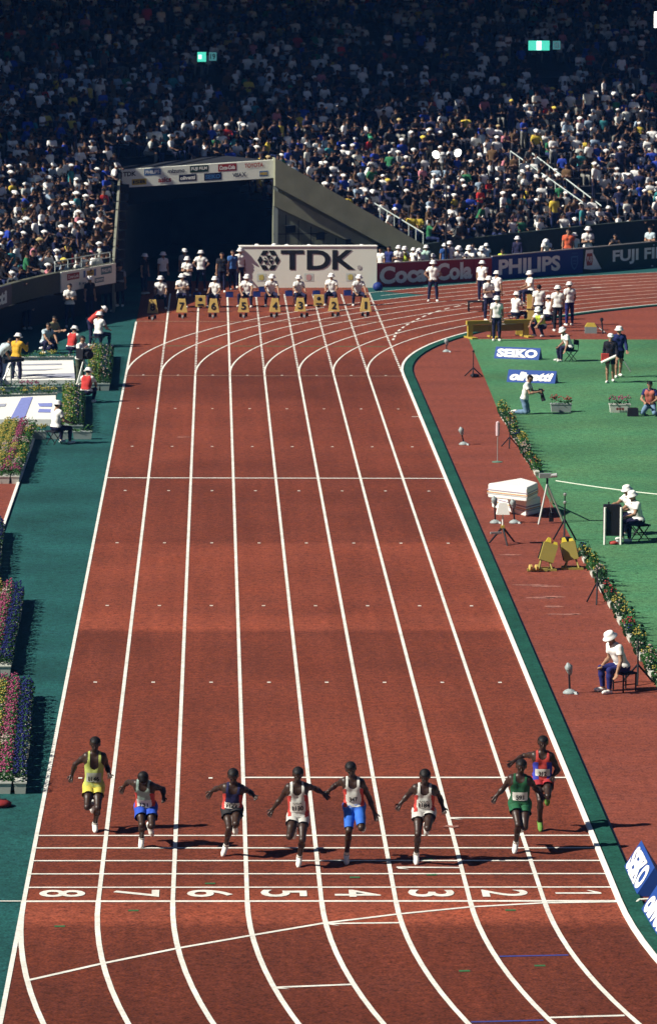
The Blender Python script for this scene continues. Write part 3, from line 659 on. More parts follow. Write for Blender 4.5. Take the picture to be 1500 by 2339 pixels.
# the rest of the bowl closes round the field, out of the picture
M_BOWL = mat('dark_stand_seats', (.035, .038, .048), .95, .6, 1.5)  # dark mottled tone of seats filled with people
bowl = [(np.array([CF[0], 75.0]), math.pi)]
for c_, a0, a1, n in ((CN, math.pi, 2*math.pi, 40), (CF, 0, A0-.002, 20)):
    for a in np.linspace(a0, a1, n+1): bowl.append((c_, a))
mb = MB(); prof = ((54.2, 0), (54.2, 1.9), (54.6, 1.2), (90, 16), (90.5, 27), (93, 27), (93, 0)); k = len(prof)
for c_, a in bowl:
    for R, z in prof: mb.v.append((*pt(c_, R, a), z))
mb.f = [(i*k+j, i*k+j+1, (i+1)*k+j+1, (i+1)*k+j) for i in range(len(bowl)-1) for j in range(k-1)]
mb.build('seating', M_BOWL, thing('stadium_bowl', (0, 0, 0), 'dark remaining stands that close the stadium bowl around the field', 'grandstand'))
# ------------------------------------------------------------------ advertising boards
def bpt(px, py, z=0): return G(px, py, z)
q0, q1 = G(548, 658), G(860, 657)
tb, TLn, ts = board('advertising_board', q0, q1, .0, .0, 1.80, M_CREAM, 'big cream TDK board with a black triangle emblem behind the starting blocks', 'board', .5)
MB().box((TLn/2, .25, 1.815), (TLn+.04, .56, .03)).build('top_edge', WHITE, tb)
S_ = TLn/312.0                                   # metres per photo pixel along the board
def tx(px): return (px-548)*S_
def tz(py): return 1.80*(657-py)/93.5
put(tb, tri_logo(.49), tx(613), tz(594), M_INK, 'emblem')
put(tb, text_mb('T', 53*S_, 46/53.5, .03), tx(667), tz(593.5), M_INK); put(tb, text_mb('D', 54*S_, 46/53.5, .03), tx(727), tz(593.5), M_INK); put(tb, text_mb('K', 52*S_, 46/53.5, .03), tx(784), tz(593.5), M_INK)
for px, py, c in ((597, 633, (.55, .50, .14)), (705, 633, (.60, .36, .34)), (800, 633, (.55, .50, .14)), (820, 611, (.48, .46, .44))):
    mb = MB(); r = .13 if py > 620 else .10
    if py > 620: put(tb, rect(.40, .34), tx(px), tz(py), mat('pale_poster', (.60, .68, .62), .7, .1), 'poster', 0, -.006)
    mb.add([(r*1.2*math.cos(k*.7+.4)*(1 if k % 2 else .7), 0, r*math.sin(k*.7+.4)) for k in range(9)], [tuple(range(9))]); put(tb, mb, tx(px), tz(py), mat('faint_print_%d' % px, c, .8, .3, 12), 'print', 0, -.013)
def adboard(a, b, top0, top1, m, label):
    p0, p1 = G(*a), G(*b)
    sA, sB = np.linalg.norm(p0-CAMP)/FOC/.996, np.linalg.norm(p1-CAMP)/FOC/.996
    t, L_, sl = board('advertising_board', p0, p1, 0, 0, (a[1]-top0)*sA, m, label, 'board', .08, (b[1]-top1)*sB)
    MB().add([(0, -.02, (a[1]-top0)*sA+.0), (L_, -.02, (b[1]-top1)*sB), (L_, .1, (b[1]-top1)*sB), (0, .1, (a[1]-top0)*sA), (0, -.02, (a[1]-top0)*sA+.04), (L_, -.02, (b[1]-top1)*sB+.04), (L_, .1, (b[1]-top1)*sB+.04), (0, .1, (a[1]-top0)*sA+.04)],
             [(0, 1, 5, 4), (4, 5, 6, 7), (2, 3, 7, 6), (1, 2, 6, 5), (3, 0, 4, 7)]).build('top_edge', M_STEEL, t)
    return t, L_, (a[1]-top0)*sA, (b[1]-top1)*sB
bt, bl, h0, h1 = adboard((861, 656), (1122, 639), 603, 590, CB['red'], 'long red Coca-Cola board on the outside of the bend beside the TDK board')
hh_ = (h0+h1)/2
for s_, x0, x1 in (('Coca', 866, 972), ('Cola', 994, 1076)):
    put(bt, text_mb(s_, (x1-x0)/261*bl, hh_*.78, .045), ((x0+x1)/2-861)/261*bl, hh_*.50, CB['white'])
put(bt, rect(.16, .05), (985-861)/261*bl, hh_*.5, CB['white'])
put(bt, text_mb('~', .5, .14, .03), (1103-861)/261*bl, hh_*.52, CB['white']); put(bt, rect(.03, hh_*.92), (1080-861)/261*bl, hh_*.48, mat('dark_red_seam', (.12, .01, .015)), 'seam', 0, -.006)
bt, bl, h0, h1 = adboard((1123, 639), (1330, 623), 587, 568, CB['blue'], 'blue PHILIPS board on the outside of the bend')
hh_ = (h0+h1)/2
put(bt, text_mb('PHILIPS', (1277-1137)/207*bl, hh_*.66, .04), (1207-1123)/207*bl, hh_*.50, CB['white'])
sh = MB().add([(-.22, 0, .30), (.22, 0, .30), (.22, 0, -.05), (.12, 0, -.24), (0, 0, -.33), (-.12, 0, -.24), (-.22, 0, -.05)], [tuple(range(7))]); put(bt, sh, (1310-1123)/207*bl, hh_*.46, CB['lblue'], 'shield', 0, -.006)
sh2 = MB(); sh2.v = [(v[0]*.8, 0, v[2]*.8) for v in sh.v]; sh2.f = sh.f; put(bt, sh2, (1310-1123)/207*bl, hh_*.46, CB['blue'], 'shield', 0, -.010)
for dz_ in (.08, -.05): put(bt, text_mb('~', .26, .05, .02), (1310-1123)/207*bl, hh_*.46+dz_, CB['lblue'], 'shield', 0, -.014)
put(bt, text_mb('PHILIPS', .34, .07, .0), (1310-1123)/207*bl, hh_*.86, CB['lblue'])
bt, bl, h0, h1 = adboard((1331, 623), (1570, 603), 568, 546, CB['green'], 'dark green FUJI FILM board at the right end of the row of boards')
hh_ = (h0+h1)/2; k_ = bl/239
put(bt, MB().add([(0, 0, -.40), (.12, 0, .46), (.62, 0, .46), (.62, 0, .30), (1.22, 0, -.46), (.50, 0, -.46)], [(0, 1, 2, 3, 4, 5)]), .03, hh_*.5, CB['white'], 'emblem', 0, -.006)
put(bt, MB().add([(.20, 0, -.26), (.14, 0, .02), (.20, 0, .30), (.56, 0, .30), (.62, 0, .02), (.56, 0, -.26)], [(0, 1, 2, 3, 4, 5)]), .03, hh_*.5, CB['orange'], 'emblem', 0, -.010)
put(bt, text_mb('FUJI', .36, .30, .02), .41, hh_*.5, CB['white'], 'emblem', 0, -.016)
put(bt, text_mb('FUJI FILM', (1538-1396)*k_, hh_*.60, .035), (1467-1331)*k_, hh_*.50, CB['white'])
# sponsor panels on the left parapet
pa, pb = pt(CF, RS-.06, ang(onR(137, 640, RS))), pt(CF, RS-.06, aL)
spn, L_, _ = board('sponsor_banner', pa, pb, 1.24, 1.22, .80, M_CREAM, 'short cream sponsor panel on the parapet left of the tunnel', 'banner', .05)
for (x, z, txt, bgc, fg, w_, h_) in ((.215, .56, 'Coca-Cola', 'red', 'white', .22, .26), (.525, .56, 'Kodak', 'yellow', 'ink', .13, .22), (.42, .56, 'I', 'lblue', 'lblue', .04, .28), (.61, .56, 'I', 'lblue', 'lblue', .04, .28), (.82, .56, 'PHILIPS', 'teal', 'white', .20, .30), (.385, .22, 'B  arr', None, 'teal', .16, .20), (.69, .22, 'canon', 'teal', 'white', .17, .20)):
    if bgc: put(spn, rect(w_*L_, h_), x*L_, z, CB[bgc], 'logo_panel', 0, -.006, 1.24)
    put(spn, text_mb(txt, w_*L_*.85, h_*.5, .02), x*L_, z, CB[fg], 'lettering', 0, -.012, 1.24)
pa, pb = pt(CF, RS-.06, aO+.115), pt(CF, RS-.06, aO)
spn, L_, _ = board('sponsor_banner', pa, pb, 1.26, 1.26, .78, CB['navy'], 'dark blue banner ending in white letters at the left edge of the parapet', 'banner', .05)
put(spn, text_mb('olivetti', L_*.86, .52, .05), L_*.44, .39, CB['white'], 'lettering', 0, -.012, 1.26)
# ------------------------------------------------------------------ fittings in the stand
def pole_between(name, pts, r, m, parent=None):
    mb = MB()
    for a, b in zip(pts[:-1], pts[1:]): mb.tube(a, b, r, r, 6)
    return mb.build(name, m, parent)
M_RAIL = mat('pale_rail_paint', (.45, .52, .50), .5, .1)
for (a, b, lab) in (((835, 452), (966, 532), 'white handrail climbing the stand beside the concrete tunnel ramp'), ((1165, 345), (1330, 462), 'white handrail up the right part of the stand, left rail of the stairway'), ((1215, 350), (1372, 470), 'white handrail up the right part of the stand, right rail of the stairway')):
    P0, P1 = oncone(*b, .95), oncone(*a, .95)
    t = thing('handrail', (P0[0], P0[1], zrow(np.linalg.norm(P0[:2]-CF))), lab, 'handrail'); o = np.array(t.location)
    pole_between('rail', [P0-o, P1-o], .030, M_RAIL, t)
    for k in range(9):
        q = P0+(P1-P0)*k/8-o; pole_between('post', [q, q-np.array([0, 0, .95])], .022, M_RAIL, t)
t = thing('handrail', (*TL0[:2], 2.0), 'thin pale railing on top of the left parapet beside the tunnel', 'handrail'); o = np.array(t.location)
ps = [np.array([*pt(CF, RS+.2, aL+(aP-aL)*k/4), 2.45+.0*k]) - o for k in range(5)]
pole_between('rail', ps, .022, M_RAIL, t); pole_between('rail', [p-np.array([0, 0, .2]) for p in ps], .016, M_RAIL, t)
for p in ps: pole_between('post', [p, p-np.array([0, 0, .5])], .018, M_RAIL, t)
M_EXIT = mat('lit_green_sign', (.06, .50, .36), .4, .05, emit=1.0); M_LAMP = mat('lit_white_lamp', (1, .98, .90), .4, .02, emit=2.5); M_EXITW = mat('lit_white_sign', (.62, .95, .85), .4, .05, emit=1.6); M_NUM = mat('dim_block_number', (.10, .34, .36), .5, .1, emit=.35)
def exit_sign(px, py, wpx, npx, num, label, label2, lit):
    q = oncone(px, py, 1.1); s_ = np.linalg.norm(q-CAMP)/FOC; rz = ang(q)-math.pi/2+math.pi*0; rz = -YAW
    zf = zrow(np.linalg.norm(q[:2]-CF)); t = thing('exit_sign', (q[0], q[1], zf), label, 'exit sign', None, rz); h = q[2]-zf
    MB().box((0, .1, h), (wpx*s_+.06, .12, 23*s_+.06)).build('housing', M_DARK, t)
    put(t, rect(wpx*s_, 22*s_), 0, h, M_EXIT, 'lit_panel', 0, .035); put(t, rect(lit[1]*s_, lit[2]*s_), lit[0]*s_, h, M_EXITW, 'lit_panel', 0, .030)
    MB().tube((-.1, .12, 0), (-.1, .12, h), .03).tube((.1, .12, 0), (.1, .12, h), .03).build('post', M_DARK, t)
    t2 = thing('block_number_sign', (q[0]+npx*s_, q[1], zf), label2, 'sign', None, rz)
    MB().box((0, .1, h+.02), (18*s_, .1, 20*s_)).build('housing', M_DARK, t2); put(t2, rect(17*s_, 19*s_), 0, h+.02, M_NUM, 'panel', 0, .045)
    put(t2, text_mb(num, 12*s_, 13*s_, .02), 0, h+.02, M_INK if num == '19' else CB['white'], 'lettering', 0, .04)
    MB().tube((0, .12, 0), (0, .12, h), .03).build('post', M_DARK, t2)
exit_sign(461, 130, 20, 25, '19', 'small lit green exit sign high in the dark left part of the stand', 'small square block number 19 beside the left lit exit sign', (-4, 7, 9))
exit_sign(1230, 104, 48, 40, '25', 'wide lit green exit sign high in the dark right part of the stand', 'small square block number 25 beside the wide lit exit sign', (0, 11, 20))
q = oncone(1500, 45, 2.5); zf = zrow(np.linalg.norm(q[:2]-CF)); t = thing('flood_lamp', (q[0], q[1], zf), 'bright white lamp at the top right edge of the stand', 'lamp')
MB().box((0, .1, q[2]-zf), (.5, .15, 1.0)).build('housing', M_DARK, t); put(t, rect(.32, .80), 0, q[2]-zf, M_LAMP, 'lit_panel', 0, .02); MB().tube((0, .2, 0), (0, .2, q[2]-zf), .05).build('post', M_DARK, t)
# twin-head light pole behind the boards
b = np.array([*pt(CF, 53.0, ang(onR(1018, 560, 53))), 0]); top = GY(1020, 356, b[1])
t = thing('light_pole', b, 'thin dark light pole with two glowing white lamp heads in front of the crowd', 'light pole'); H = top[2]
MB().tube((0, 0, 0), (0, 0, H), .05, .03).build('pole', M_DARK, t); MB().tube((-.45, 0, H), (.45, 0, H), .025).build('crossbar', M_DARK, t)
for px, py, tilt in ((997, 352, -.5), (1043, 348, .5)):
    q = GY(px, py, b[1])-b
    ax = Vector((tilt*1.2, -1.0, -.35)).normalized()
    hd_ = MB().lathe([(.05, -.16), (.16, -.06), (.20, .06), (.20, .08)], q, 14, ax).build('lamp_head', M_STEEL, t)
    MB().lathe([(.185, .082), (.15, .10), (0, .11)], q, 14, ax).build('lamp_glass', M_LAMP, hd_)
# ------------------------------------------------------------------ equipment on the track
M_YBOX = mat('yellow_marker_board', (.56, .40, .12), .6, .08, 6)
def lane_marker(px, py, n_, extra=''):
    q = G(px, py); t = thing('lane_marker_box', q, 'yellow lane marker box with the number %s behind the starting blocks' % n_ if n_ else 'unlit yellow lane marker box in the shade left of number 7', 'lane marker', 'lane marker boxes behind the blocks')
    V = [(-.23, 0, 0), (.23, 0, 0), (.23, .34, 0), (-.23, .34, 0), (-.135, .06, .55), (.135, .06, .55), (.135, .28, .55), (-.135, .28, .55)]
    MB().add(V, [(0, 3, 2, 1), (4, 5, 6, 7), (0, 1, 5, 4), (1, 2, 6, 5), (2, 3, 7, 6), (3, 0, 4, 7)]).build('shell', M_YBOX, t)
    MB().box((0, .17, .556), (.16, .04, .03)).build('handle', M_DARK, t)
    tm_ = text_mb(n_ or '8', .20 if n_ != '1' else .10, .31, .03); k_ = .06/.55
    o = MB(); o.f = tm_.f; o.v = [(v[0], (v[2]+.26)*k_-.012, v[2]+.26) for v in tm_.v]; o.build('number', M_INK, t)
    return t
for px, py, n_ in ((415.5, 714, '7'), (488, 714, '6'), (556.5, 713.5, '5'), (628, 713, '4'), (686, 712, '3'), (762.5, 712, '2'), (835, 712, '1'), (349, 716, '')): lane_marker(px, py, n_)
for px, py, lab in ((458, 705, 'square yellow loudspeaker box with a black cone between lane markers 7 and 6'), (728, 703, 'square yellow loudspeaker box with a black cone between lane markers 3 and 2')):
    q = G(px, py); t = thing('start_loudspeaker', q, lab, 'loudspeaker', 'start loudspeakers between the lanes')
    MB().box((0, .12, .30), (.42, .22, .45)).build('cabinet', M_YBOX, t); MB().lathe([(.0, .0), (.10, .0), (.115, .02), (.03, .05)][::-1], (0, .04, .38), 16, (0, -1, 0)).build('speaker_cone', M_INK, t)
    MB().box((0, .0, .16), (.24, .02, .07)).build('name_plate', M_DARK, t)
    MB().box((0, .12, .04), (.14, .14, .08)).build('base', M_DARK, t)
for i, (px, py) in enumerate(((417, 727), (486, 726), (556, 726), (626, 725.5), (695, 725.5), (766, 724.5), (834, 724), (348, 731))):
    q = G(px, py); t = thing('starting_block', q, 'pair of dark starting blocks in front of lane marker %s' % '76543218'[i] if i < 7 else 'dark starting blocks in the shade in lane 8', 'starting block', 'starting blocks on the start line')
    MB().box((0, .25, .035), (.07, .9, .04)).build('rail', M_STEEL, t)
    for sx, y in ((-.11, -.02), (.11, .22)):
        MB().box((sx, y, .11), (.11, .05, .16), rx=.6).box((sx, y+.10, .06), (.03, .18, .06)).build('foot_pedal', M_DARK, t)
for i, (px, py) in enumerate(((526, 679), (590, 678), (658, 676), (727, 676), (793, 675), (864, 664), (604, 667), (450, 680))):
    q = G(px, py); t = thing('kit_basket', q+np.array([random.uniform(-.1, .1), 0, 0]), ('blue kit basket on the ground between lane officials, %s from the left' % ('second', 'third', 'fourth', 'fifth', 'sixth')[i]) if i < 5 else ('round blue kit bag at the right foot of the TDK board', 'small blue kit basket under the emblem of the TDK board', 'blue kit basket in the shade behind lane marker 7')[i-5], 'basket', 'kit baskets behind the lanes')
    m_ = mat('dark_blue_basket', (.012, .03, .17), .6, .1)
    if i == 5: MB().lathe([(.10, 0), (.20, .06), (.23, .18), (.18, .30), (.08, .36), (0, .37)], (0, 0, 0), 12).build('bag', m_, t, True); MB().tube((-.06, 0, .36), (.06, 0, .40), .02).build('handle', M_DARK, t)
    else:
        mb = MB().box((0, 0, .02), (.36, .30, .02))
        for sx, sy, dx, dy in ((0, -.16, .38, .02), (0, .16, .38, .02), (-.19, 0, .02, .34), (.19, 0, .02, .34)): mb.box((sx, sy, .14), (dx, dy, .26))
        mb.v = [(v[0]*.8, v[1]*.8, v[2]*.8) for v in mb.v]; mb.build('basket_body', m_, t); MB().box((.02, 0, .20), (.22, .16, .08), rz=.3).build('folded_kit', M_NAVY, t)
# steeplechase barrier and small kit by the water jump
M_YELLOW = mat('yellow_barrier_paint', (.40, .30, .045), .55, .12, 4)
p0, p1 = G(1068, 773), G(1208, 769); rz = math.atan2(p1[1]-p0[1], p1[0]-p0[0]); L_ = np.linalg.norm(p1-p0)
t = thing('steeple_barrier', p0, 'long heavy yellow steeplechase barrier on the grass edge inside the bend', 'barrier', None, rz)
MB().box((L_*.5, .05, .60), (L_+.1, .16, .15)).build('beam', M_YELLOW, t)
MB().box((L_*.52, .10, .37), (L_*.9, .03, .26)).build('panel', mat('dull_yellow_panel', (.24, .18, .035), .7, .15), t)
for x in (.10, L_*.42, L_*.95):
    MB().box((x, .05, .30), (.20, .12, .52)).build('post', M_YELLOW, t); MB().box((x, -.05, .03), (.24, .9, .07)).build('foot', M_YELLOW, t)
q = G(1186, 766); t = thing('counterweight_box', q, 'small yellow box standing before the right end of the steeplechase barrier', 'box')
MB().box((0, 0, .18), (.30, .28, .30)).build('case', M_YELLOW, t); MB().box((0, 0, .37), (.16, .14, .12), top=(.7, .7)).build('lid', M_YELLOW, t); MB().box((0, 0, .02), (.36, .3, .04)).build('base', M_DARK, t)
q = G(1214, 733); t = thing('judge_steps', q, 'stepped yellow judges seat among the officials inside the bend', 'steps')
MB().box((0, 0, .25), (.42, .5, .5)).build('step', M_YBOX, t); MB().box((.02, .35, .55), (.40, .3, 1.1)).build('step', M_YBOX, t); MB().box((0, -.256, .50), (.44, .02, .03)).build('edge_strip', M_DARK, t)
q = G(1086, 712); t = thing('low_bench', q, 'low black metal bench on the inner lanes left of the officials', 'bench', None, .1)
MB().box((0, 0, .42), (.68, .34, .05)).build('seat', M_DARK, t)
for x in (-.30, .30):
    for y in (-.13, .13): MB().tube((x, y, .0), (x, y, .40), .022).build('leg', M_DARK, t)
MB().tube((-.30, -.13, .12), (.30, -.13, .12), .016).build('stretcher', M_DARK, t)
q = G(1348, 761); t = thing('equipment_case', q, 'small case with a yellow lid and grey body on the red D zone', 'case', None, -.05)
MB().box((0, 0, .13), (.46, .34, .26)).build('case', mat('grey_blue_plastic', (.20, .25, .25), .6, .1), t); MB().box((0, 0, .33), (.46, .34, .14), top=(.6, .7)).build('lid', M_YELLOW, t); MB().tube((.22, 0, .28), (.6, -.25, .02), .02).build('strap', M_STEEL, t)
q = G(1376, 763); t = thing('hand_drill', q, 'dark pole with a knob leaning on the grass behind the two walkers', 'pole')
MB().tube((0, 0, 0), (-.05, .1, .50), .03).build('shaft', M_DARK, t); MB().lathe([(.03, 0), (.07, .05), (.06, .13), (0, .16)], (-.05, .1, .48), 10).build('knob', M_DARK, t)
# prism signs
def prism_sign(p0, p1, h, depth, txt, label, thick=.05, sh=0.0, wfac=.90, hfac=.68, flip=1):
    """triangular block; lettered face runs p0 -> p1, leaning back"""
    p0, p1 = np.array(p0), np.array(p1); L_ = np.linalg.norm(p1[:2]-p0[:2]); rz = math.atan2(p1[1]-p0[1], p1[0]-p0[0])
    t = thing('prism_sign', p0, label, 'sign', 'blue prism signs', rz)
    V = [(0, 0, .01), (L_, 0, .01), (L_, depth, .01), (0, depth, .01), (0, depth*.5, h), (L_, depth*.5, h)]
    MB().add(V, [(0, 1, 5, 4), (1, 2, 5), (2, 3, 4, 5), (3, 0, 4), (0, 3, 2, 1)]).build('body', M_SIGNB, t)
    ln = math.hypot(depth*.5, h); cz = ln*.5; f = text_mb(txt, L_*wfac, ln*hfac, thick, sh)
    if txt == 'SEIKO':                        # slab feet on the strokes
        for x in (-.155, -.04, .055, .13): 
            for zz in (-.455, .455): f.add([((x-.075)*L_*wfac, 0, (zz-.06)*ln*hfac), ((x+.075)*L_*wfac, 0, (zz-.06)*ln*hfac), ((x+.075)*L_*wfac, 0, (zz+.05)*ln*hfac), ((x-.075)*L_*wfac, 0, (zz+.05)*ln*hfac)], [(0, 1, 2, 3)])
    nrm = np.array([0, -h, depth*.5])/ln; o = MB(); o.f = f.f
    o.v = [(v[0]+L_/2, (v[2]+cz)/ln*depth*.5+nrm[1]*.012, (v[2]+cz)/ln*h+nrm[2]*.012) for v in f.v]
    return o.build('lettering', M_SIGNW, t)
M_SIGNB = mat('blue_sign_board', (.015, .06, .27), .5, .06); M_SIGNW = mat('bright_white_sign_paint', (.88, .88, .86), .5, .02)
prism_sign(G(1127, 819), G(1229, 823), .42, .55, 'SEIKO', 'blue SEIKO prism sign on the grass below the steeplechase barrier')
prism_sign(G(1156, 873), G(1266, 877), .42, .55, 'olivetti', 'blue olivetti prism sign on the grass behind the kneeling photographer', .06, .25)
for a, b, txt, lab in (((1421, 1985), (1450, 2049), 'SEIKO', 'blue SEIKO prism sign beside the kerb at the finish, near the right edge'), ((1460, 2083), (1520, 2182), 'olivetti', 'blue olivetti prism sign beside the kerb at the bottom right corner')):
    p0, p1 = G(*a), G(*b)
    if txt == 'olivetti': p1 = p0+unit(p1-p0)*2.25
    prism_sign(p0, p1, .50, .62, txt, lab, .05, .2 if txt == 'olivetti' else 0, .9, .74)
q0 = G(1452, 2066); t = thing('hose', q0, 'short pale hose looping out beside the finish prism signs', 'hose'); pole_between('hose_pipe', [np.array([0, 0, .03]), np.array([.06, .12, .05]), np.array([.2, .16, .05]), np.array([.5, .15, .04])], .025, M_CREAM, t)
# small stands and tripods
def tripod(px, py, h, label, rtop=.012, leg=.32, mt=None, bag=False, head=None, spread0=.4, hleg=.55):
    t = thing('tripod_stand', G(px, py), label, 'tripod'); m_ = mt or M_DARK
    MB().tube((0, 0, h*.12), (0, 0, h), rtop*1.3, rtop).build('pole', m_, t)
    for k in range(3):
        a = spread0+k*2*math.pi/3; MB().tube((0, 0, h*hleg), (leg*math.cos(a), leg*math.sin(a), .01), rtop*1.4, rtop*1.4).build('leg', m_, t)
    if bag: MB().lathe([(.04, 0), (.16, .03), (.17, .08), (.10, .12), (0, .13)], (.05, -.05, .0), 10).build('sand_bag', M_DARK, t, True)
    if head == 'knob':
        MB().lathe([(0, 0), (.04, .02), (.045, .06), (0, .10)], (0, 0, h), 10).build('head', M_DARK, t)
    if head == 'lights':
        for z in (h-.05, h-.26): MB().lathe([(0, -.05), (.04, -.03), (.05, .01), (0, .05)], (0, 0, z), 10).build('sensor', M_STEEL, t)
    return t
tripod(1080, 861, .86, 'dark tripod with a knob head on the edge of the grass near the bend', .016, .36, bag=True, head='knob', hleg=.38)
tripod(1163, 1022, .95, 'dark tripod beside the flowers right of the thin post', .014, .30, hleg=.34)
tripod(1288, 1236, 1.28, 'dark tripod carrying two small grey sensors right of the silver tripod', .016, .34, bag=True, head='lights', hleg=.45)
tripod(1362, 1378, .85, 'dark tripod in front of the planters halfway along the grass edge', .014, .28, hleg=.60)
tripod(1455, 1560, .95, 'dark tripod behind the chair of the nearest seated official', .016, .36, hleg=.42)
def pad_mic(px, py, h, label, lean=0.0):
    t = thing('wrapped_microphone', G(px, py), label, 'microphone', 'wrapped microphones along the kerb')
    MB().lathe([(.14, 0), (.15, .02), (.10, .07), (.03, .10), (0, .10)], (0, 0, 0), 12).build('base', M_PLAST, t, True)
    MB().box((.10, -.08, .03), (.16, .09, .05), rz=-.5, top=(.6, .6)).build('base_wrap', M_PLAST, t)
    MB().tube((0, 0, .08), (lean, 0, h-.16), .022, .02).build('stem', M_DARK, t)
    MB().lathe([(.02, -.14), (.05, -.09), (.075, .0), (.085, .06), (.05, .10), (.02, .14), (0, .15)], (lean, -.01, h-.10), 12, (-.25, -.2, 1)).build('wrapped_head', M_PLAST, t, True)
M_PLAST = mat('milky_plastic_wrap', (.30, .35, .35), .35, .6, 18, .9)
pad_mic(1300, 1584, .62, 'wrapped microphone on a pale base before the nearest seated official', -.02)
pad_mic(1058, 1016, .52, 'wrapped microphone on a pale base left of the thin post', -.07)
pad_mic(1019, 804, .48, 'wrapped microphone beside the kerb where the bend begins')
pad_mic(1174, 1195, .62, 'grey wrapped microphone standing in front of the white mats, right of the white box', -.04)
pad_mic(1130, 1195, .70, 'slim wrapped microphone in front of the left edge of the white mats', -.02)
q = G(1135, 1056); t = thing('slim_post', q, 'thin post with a pale pink sleeve on a small disc base', 'post')
MB().lathe([(.16, 0), (.16, .02), (.05, .04), (0, .04)], (0, 0, 0), 14).build('base', mat('dull_green_metal', (.10, .20, .15), .6, .1), t); MB().tube((0, 0, .03), (0, 0, 1.2), .012).build('rod', M_STEEL, t)
MB().lathe([(.02, .78), (.055, .80), (.06, 1.0), (.055, 1.20), (.0, 1.24)], (0, 0, 0), 10).build('sleeve', mat('pale_pink_sleeve', (.58, .44, .46), .6, .3, 6), t)
# stacked mats under white covers
def foam_mat(poly, z0, z1, label, name='foam_mat'):
    c = np.mean([p[:2] for p in poly], 0); t = thing(name, (*c, z0), label, 'mat', 'stacked landing mats')
    P = [(p[0]-c[0], p[1]-c[1]) for p in poly]; h = z1-z0
    mb = MB().slab(P, 0.003, h); me = mb.mesh('cushion'); o = link('cushion', me, M_MAT, t)
    bv = o.modifiers.new('bevel', 'BEVEL'); bv.width = .05; bv.segments = 3
    for k, (zz, cc) in enumerate(((.40, 'orange_mat_stripe'), (.30, 'grey_mat_stripe'), (.55, 'purple_mat_stripe'))):
        Q = [(p[0]*(1+.012/max(.1, np.linalg.norm(p))), p[1]*(1+.012/max(.1, np.linalg.norm(p)))) for p in P]; n = len(Q); hz = h*zz
        m2 = MB()
        for i in range(n): a, b = Q[i], Q[(i+1) % n]; m2.add([(*a, hz), (*b, hz), (*b, hz+h*.07), (*a, hz+h*.07)], [(0, 1, 2, 3)])
        m2.build('stripe', {'orange_mat_stripe': mat('orange_mat_stripe', (.62, .34, .16), .7, .1), 'grey_mat_stripe': mat('grey_mat_stripe', (.40, .42, .42), .7, .1), 'purple_mat_stripe': mat('purple_mat_stripe', (.30, .26, .34), .7, .1)}[cc], t)
M_MAT = mat('white_vinyl_cover', (.84, .84, .78), .55, .04, 3, .15)
c0, c1, c2 = G(1200, 1181), G(1122, 1160), G(1234, 1172)
foam_mat([c0, c2, c1+c2-c0, c1], 0, .46, 'lower white landing mat with coloured stripes beside the silver tripod')
foam_mat([G(1203, 1114, .86), G(1228, 1102, .86), G(1190, 1091, .86), G(1113, 1104, .86)], .463, .86, 'upper white landing mat lying askew on the lower one')
# tall silver tripod with a camera
q = G(1250, 1196); t = thing('survey_tripod', q, 'tall silver tripod carrying a small grey camera on the grass edge', 'tripod'); H = 1.18; top = np.array([-.02, .12, H-.12])
for p in (G(1229, 1198)-q, G(1285, 1190)-q, G(1262, 1150)-q): MB().tube(top, (*p[:2], .0), .022, .028).build('leg', mat('aluminium_tube', (.62, .64, .60), .35, .05, metal=.3), t)
MB().tube(top, top+np.array([0, 0, .16]), .03).build('head', M_DARK, t)
MB().box(top+np.array([-.05, 0, .22]), (.34, .14, .12), rz=.1).tube(top+np.array([.10, -.02, .22]), top+np.array([.26, -.06, .24]), .05, .06, 10).build('camera', M_STEEL, t)
MB().tube(top, (.10, .1, .28), .006).build('cord', M_STEEL, t); MB().box((.10, .1, .16), (.12, .08, .24)).build('weight', M_DARK, t)
# white box lamp on a black tripod in front of the mats
q = G(1147, 1244); t = thing('wind_gauge', q, 'white box head on a black tripod in front of the mats', 'gauge')
for p in (G(1116, 1241)-q, G(1174, 1238)-q, G(1158, 1247)-q): MB().tube((0, .05, .46), (*p[:2], 0), .030, .022).build('leg', M_DARK, t)
MB().tube((0, .05, .40), (0, .05, .78), .022).build('pole', WHITE, t); MB().box((0, .05, .46), (.09, .09, .08)).build('collar', M_YELLOW, t)
MB().box((0, .05, .94), (.34, .26, .30), top=(.6, .6)).build('head', WHITE, t); MB().box((-.18, -.10, .32), (.30, .06, .05), rz=.25).build('arm', M_STEEL, t)
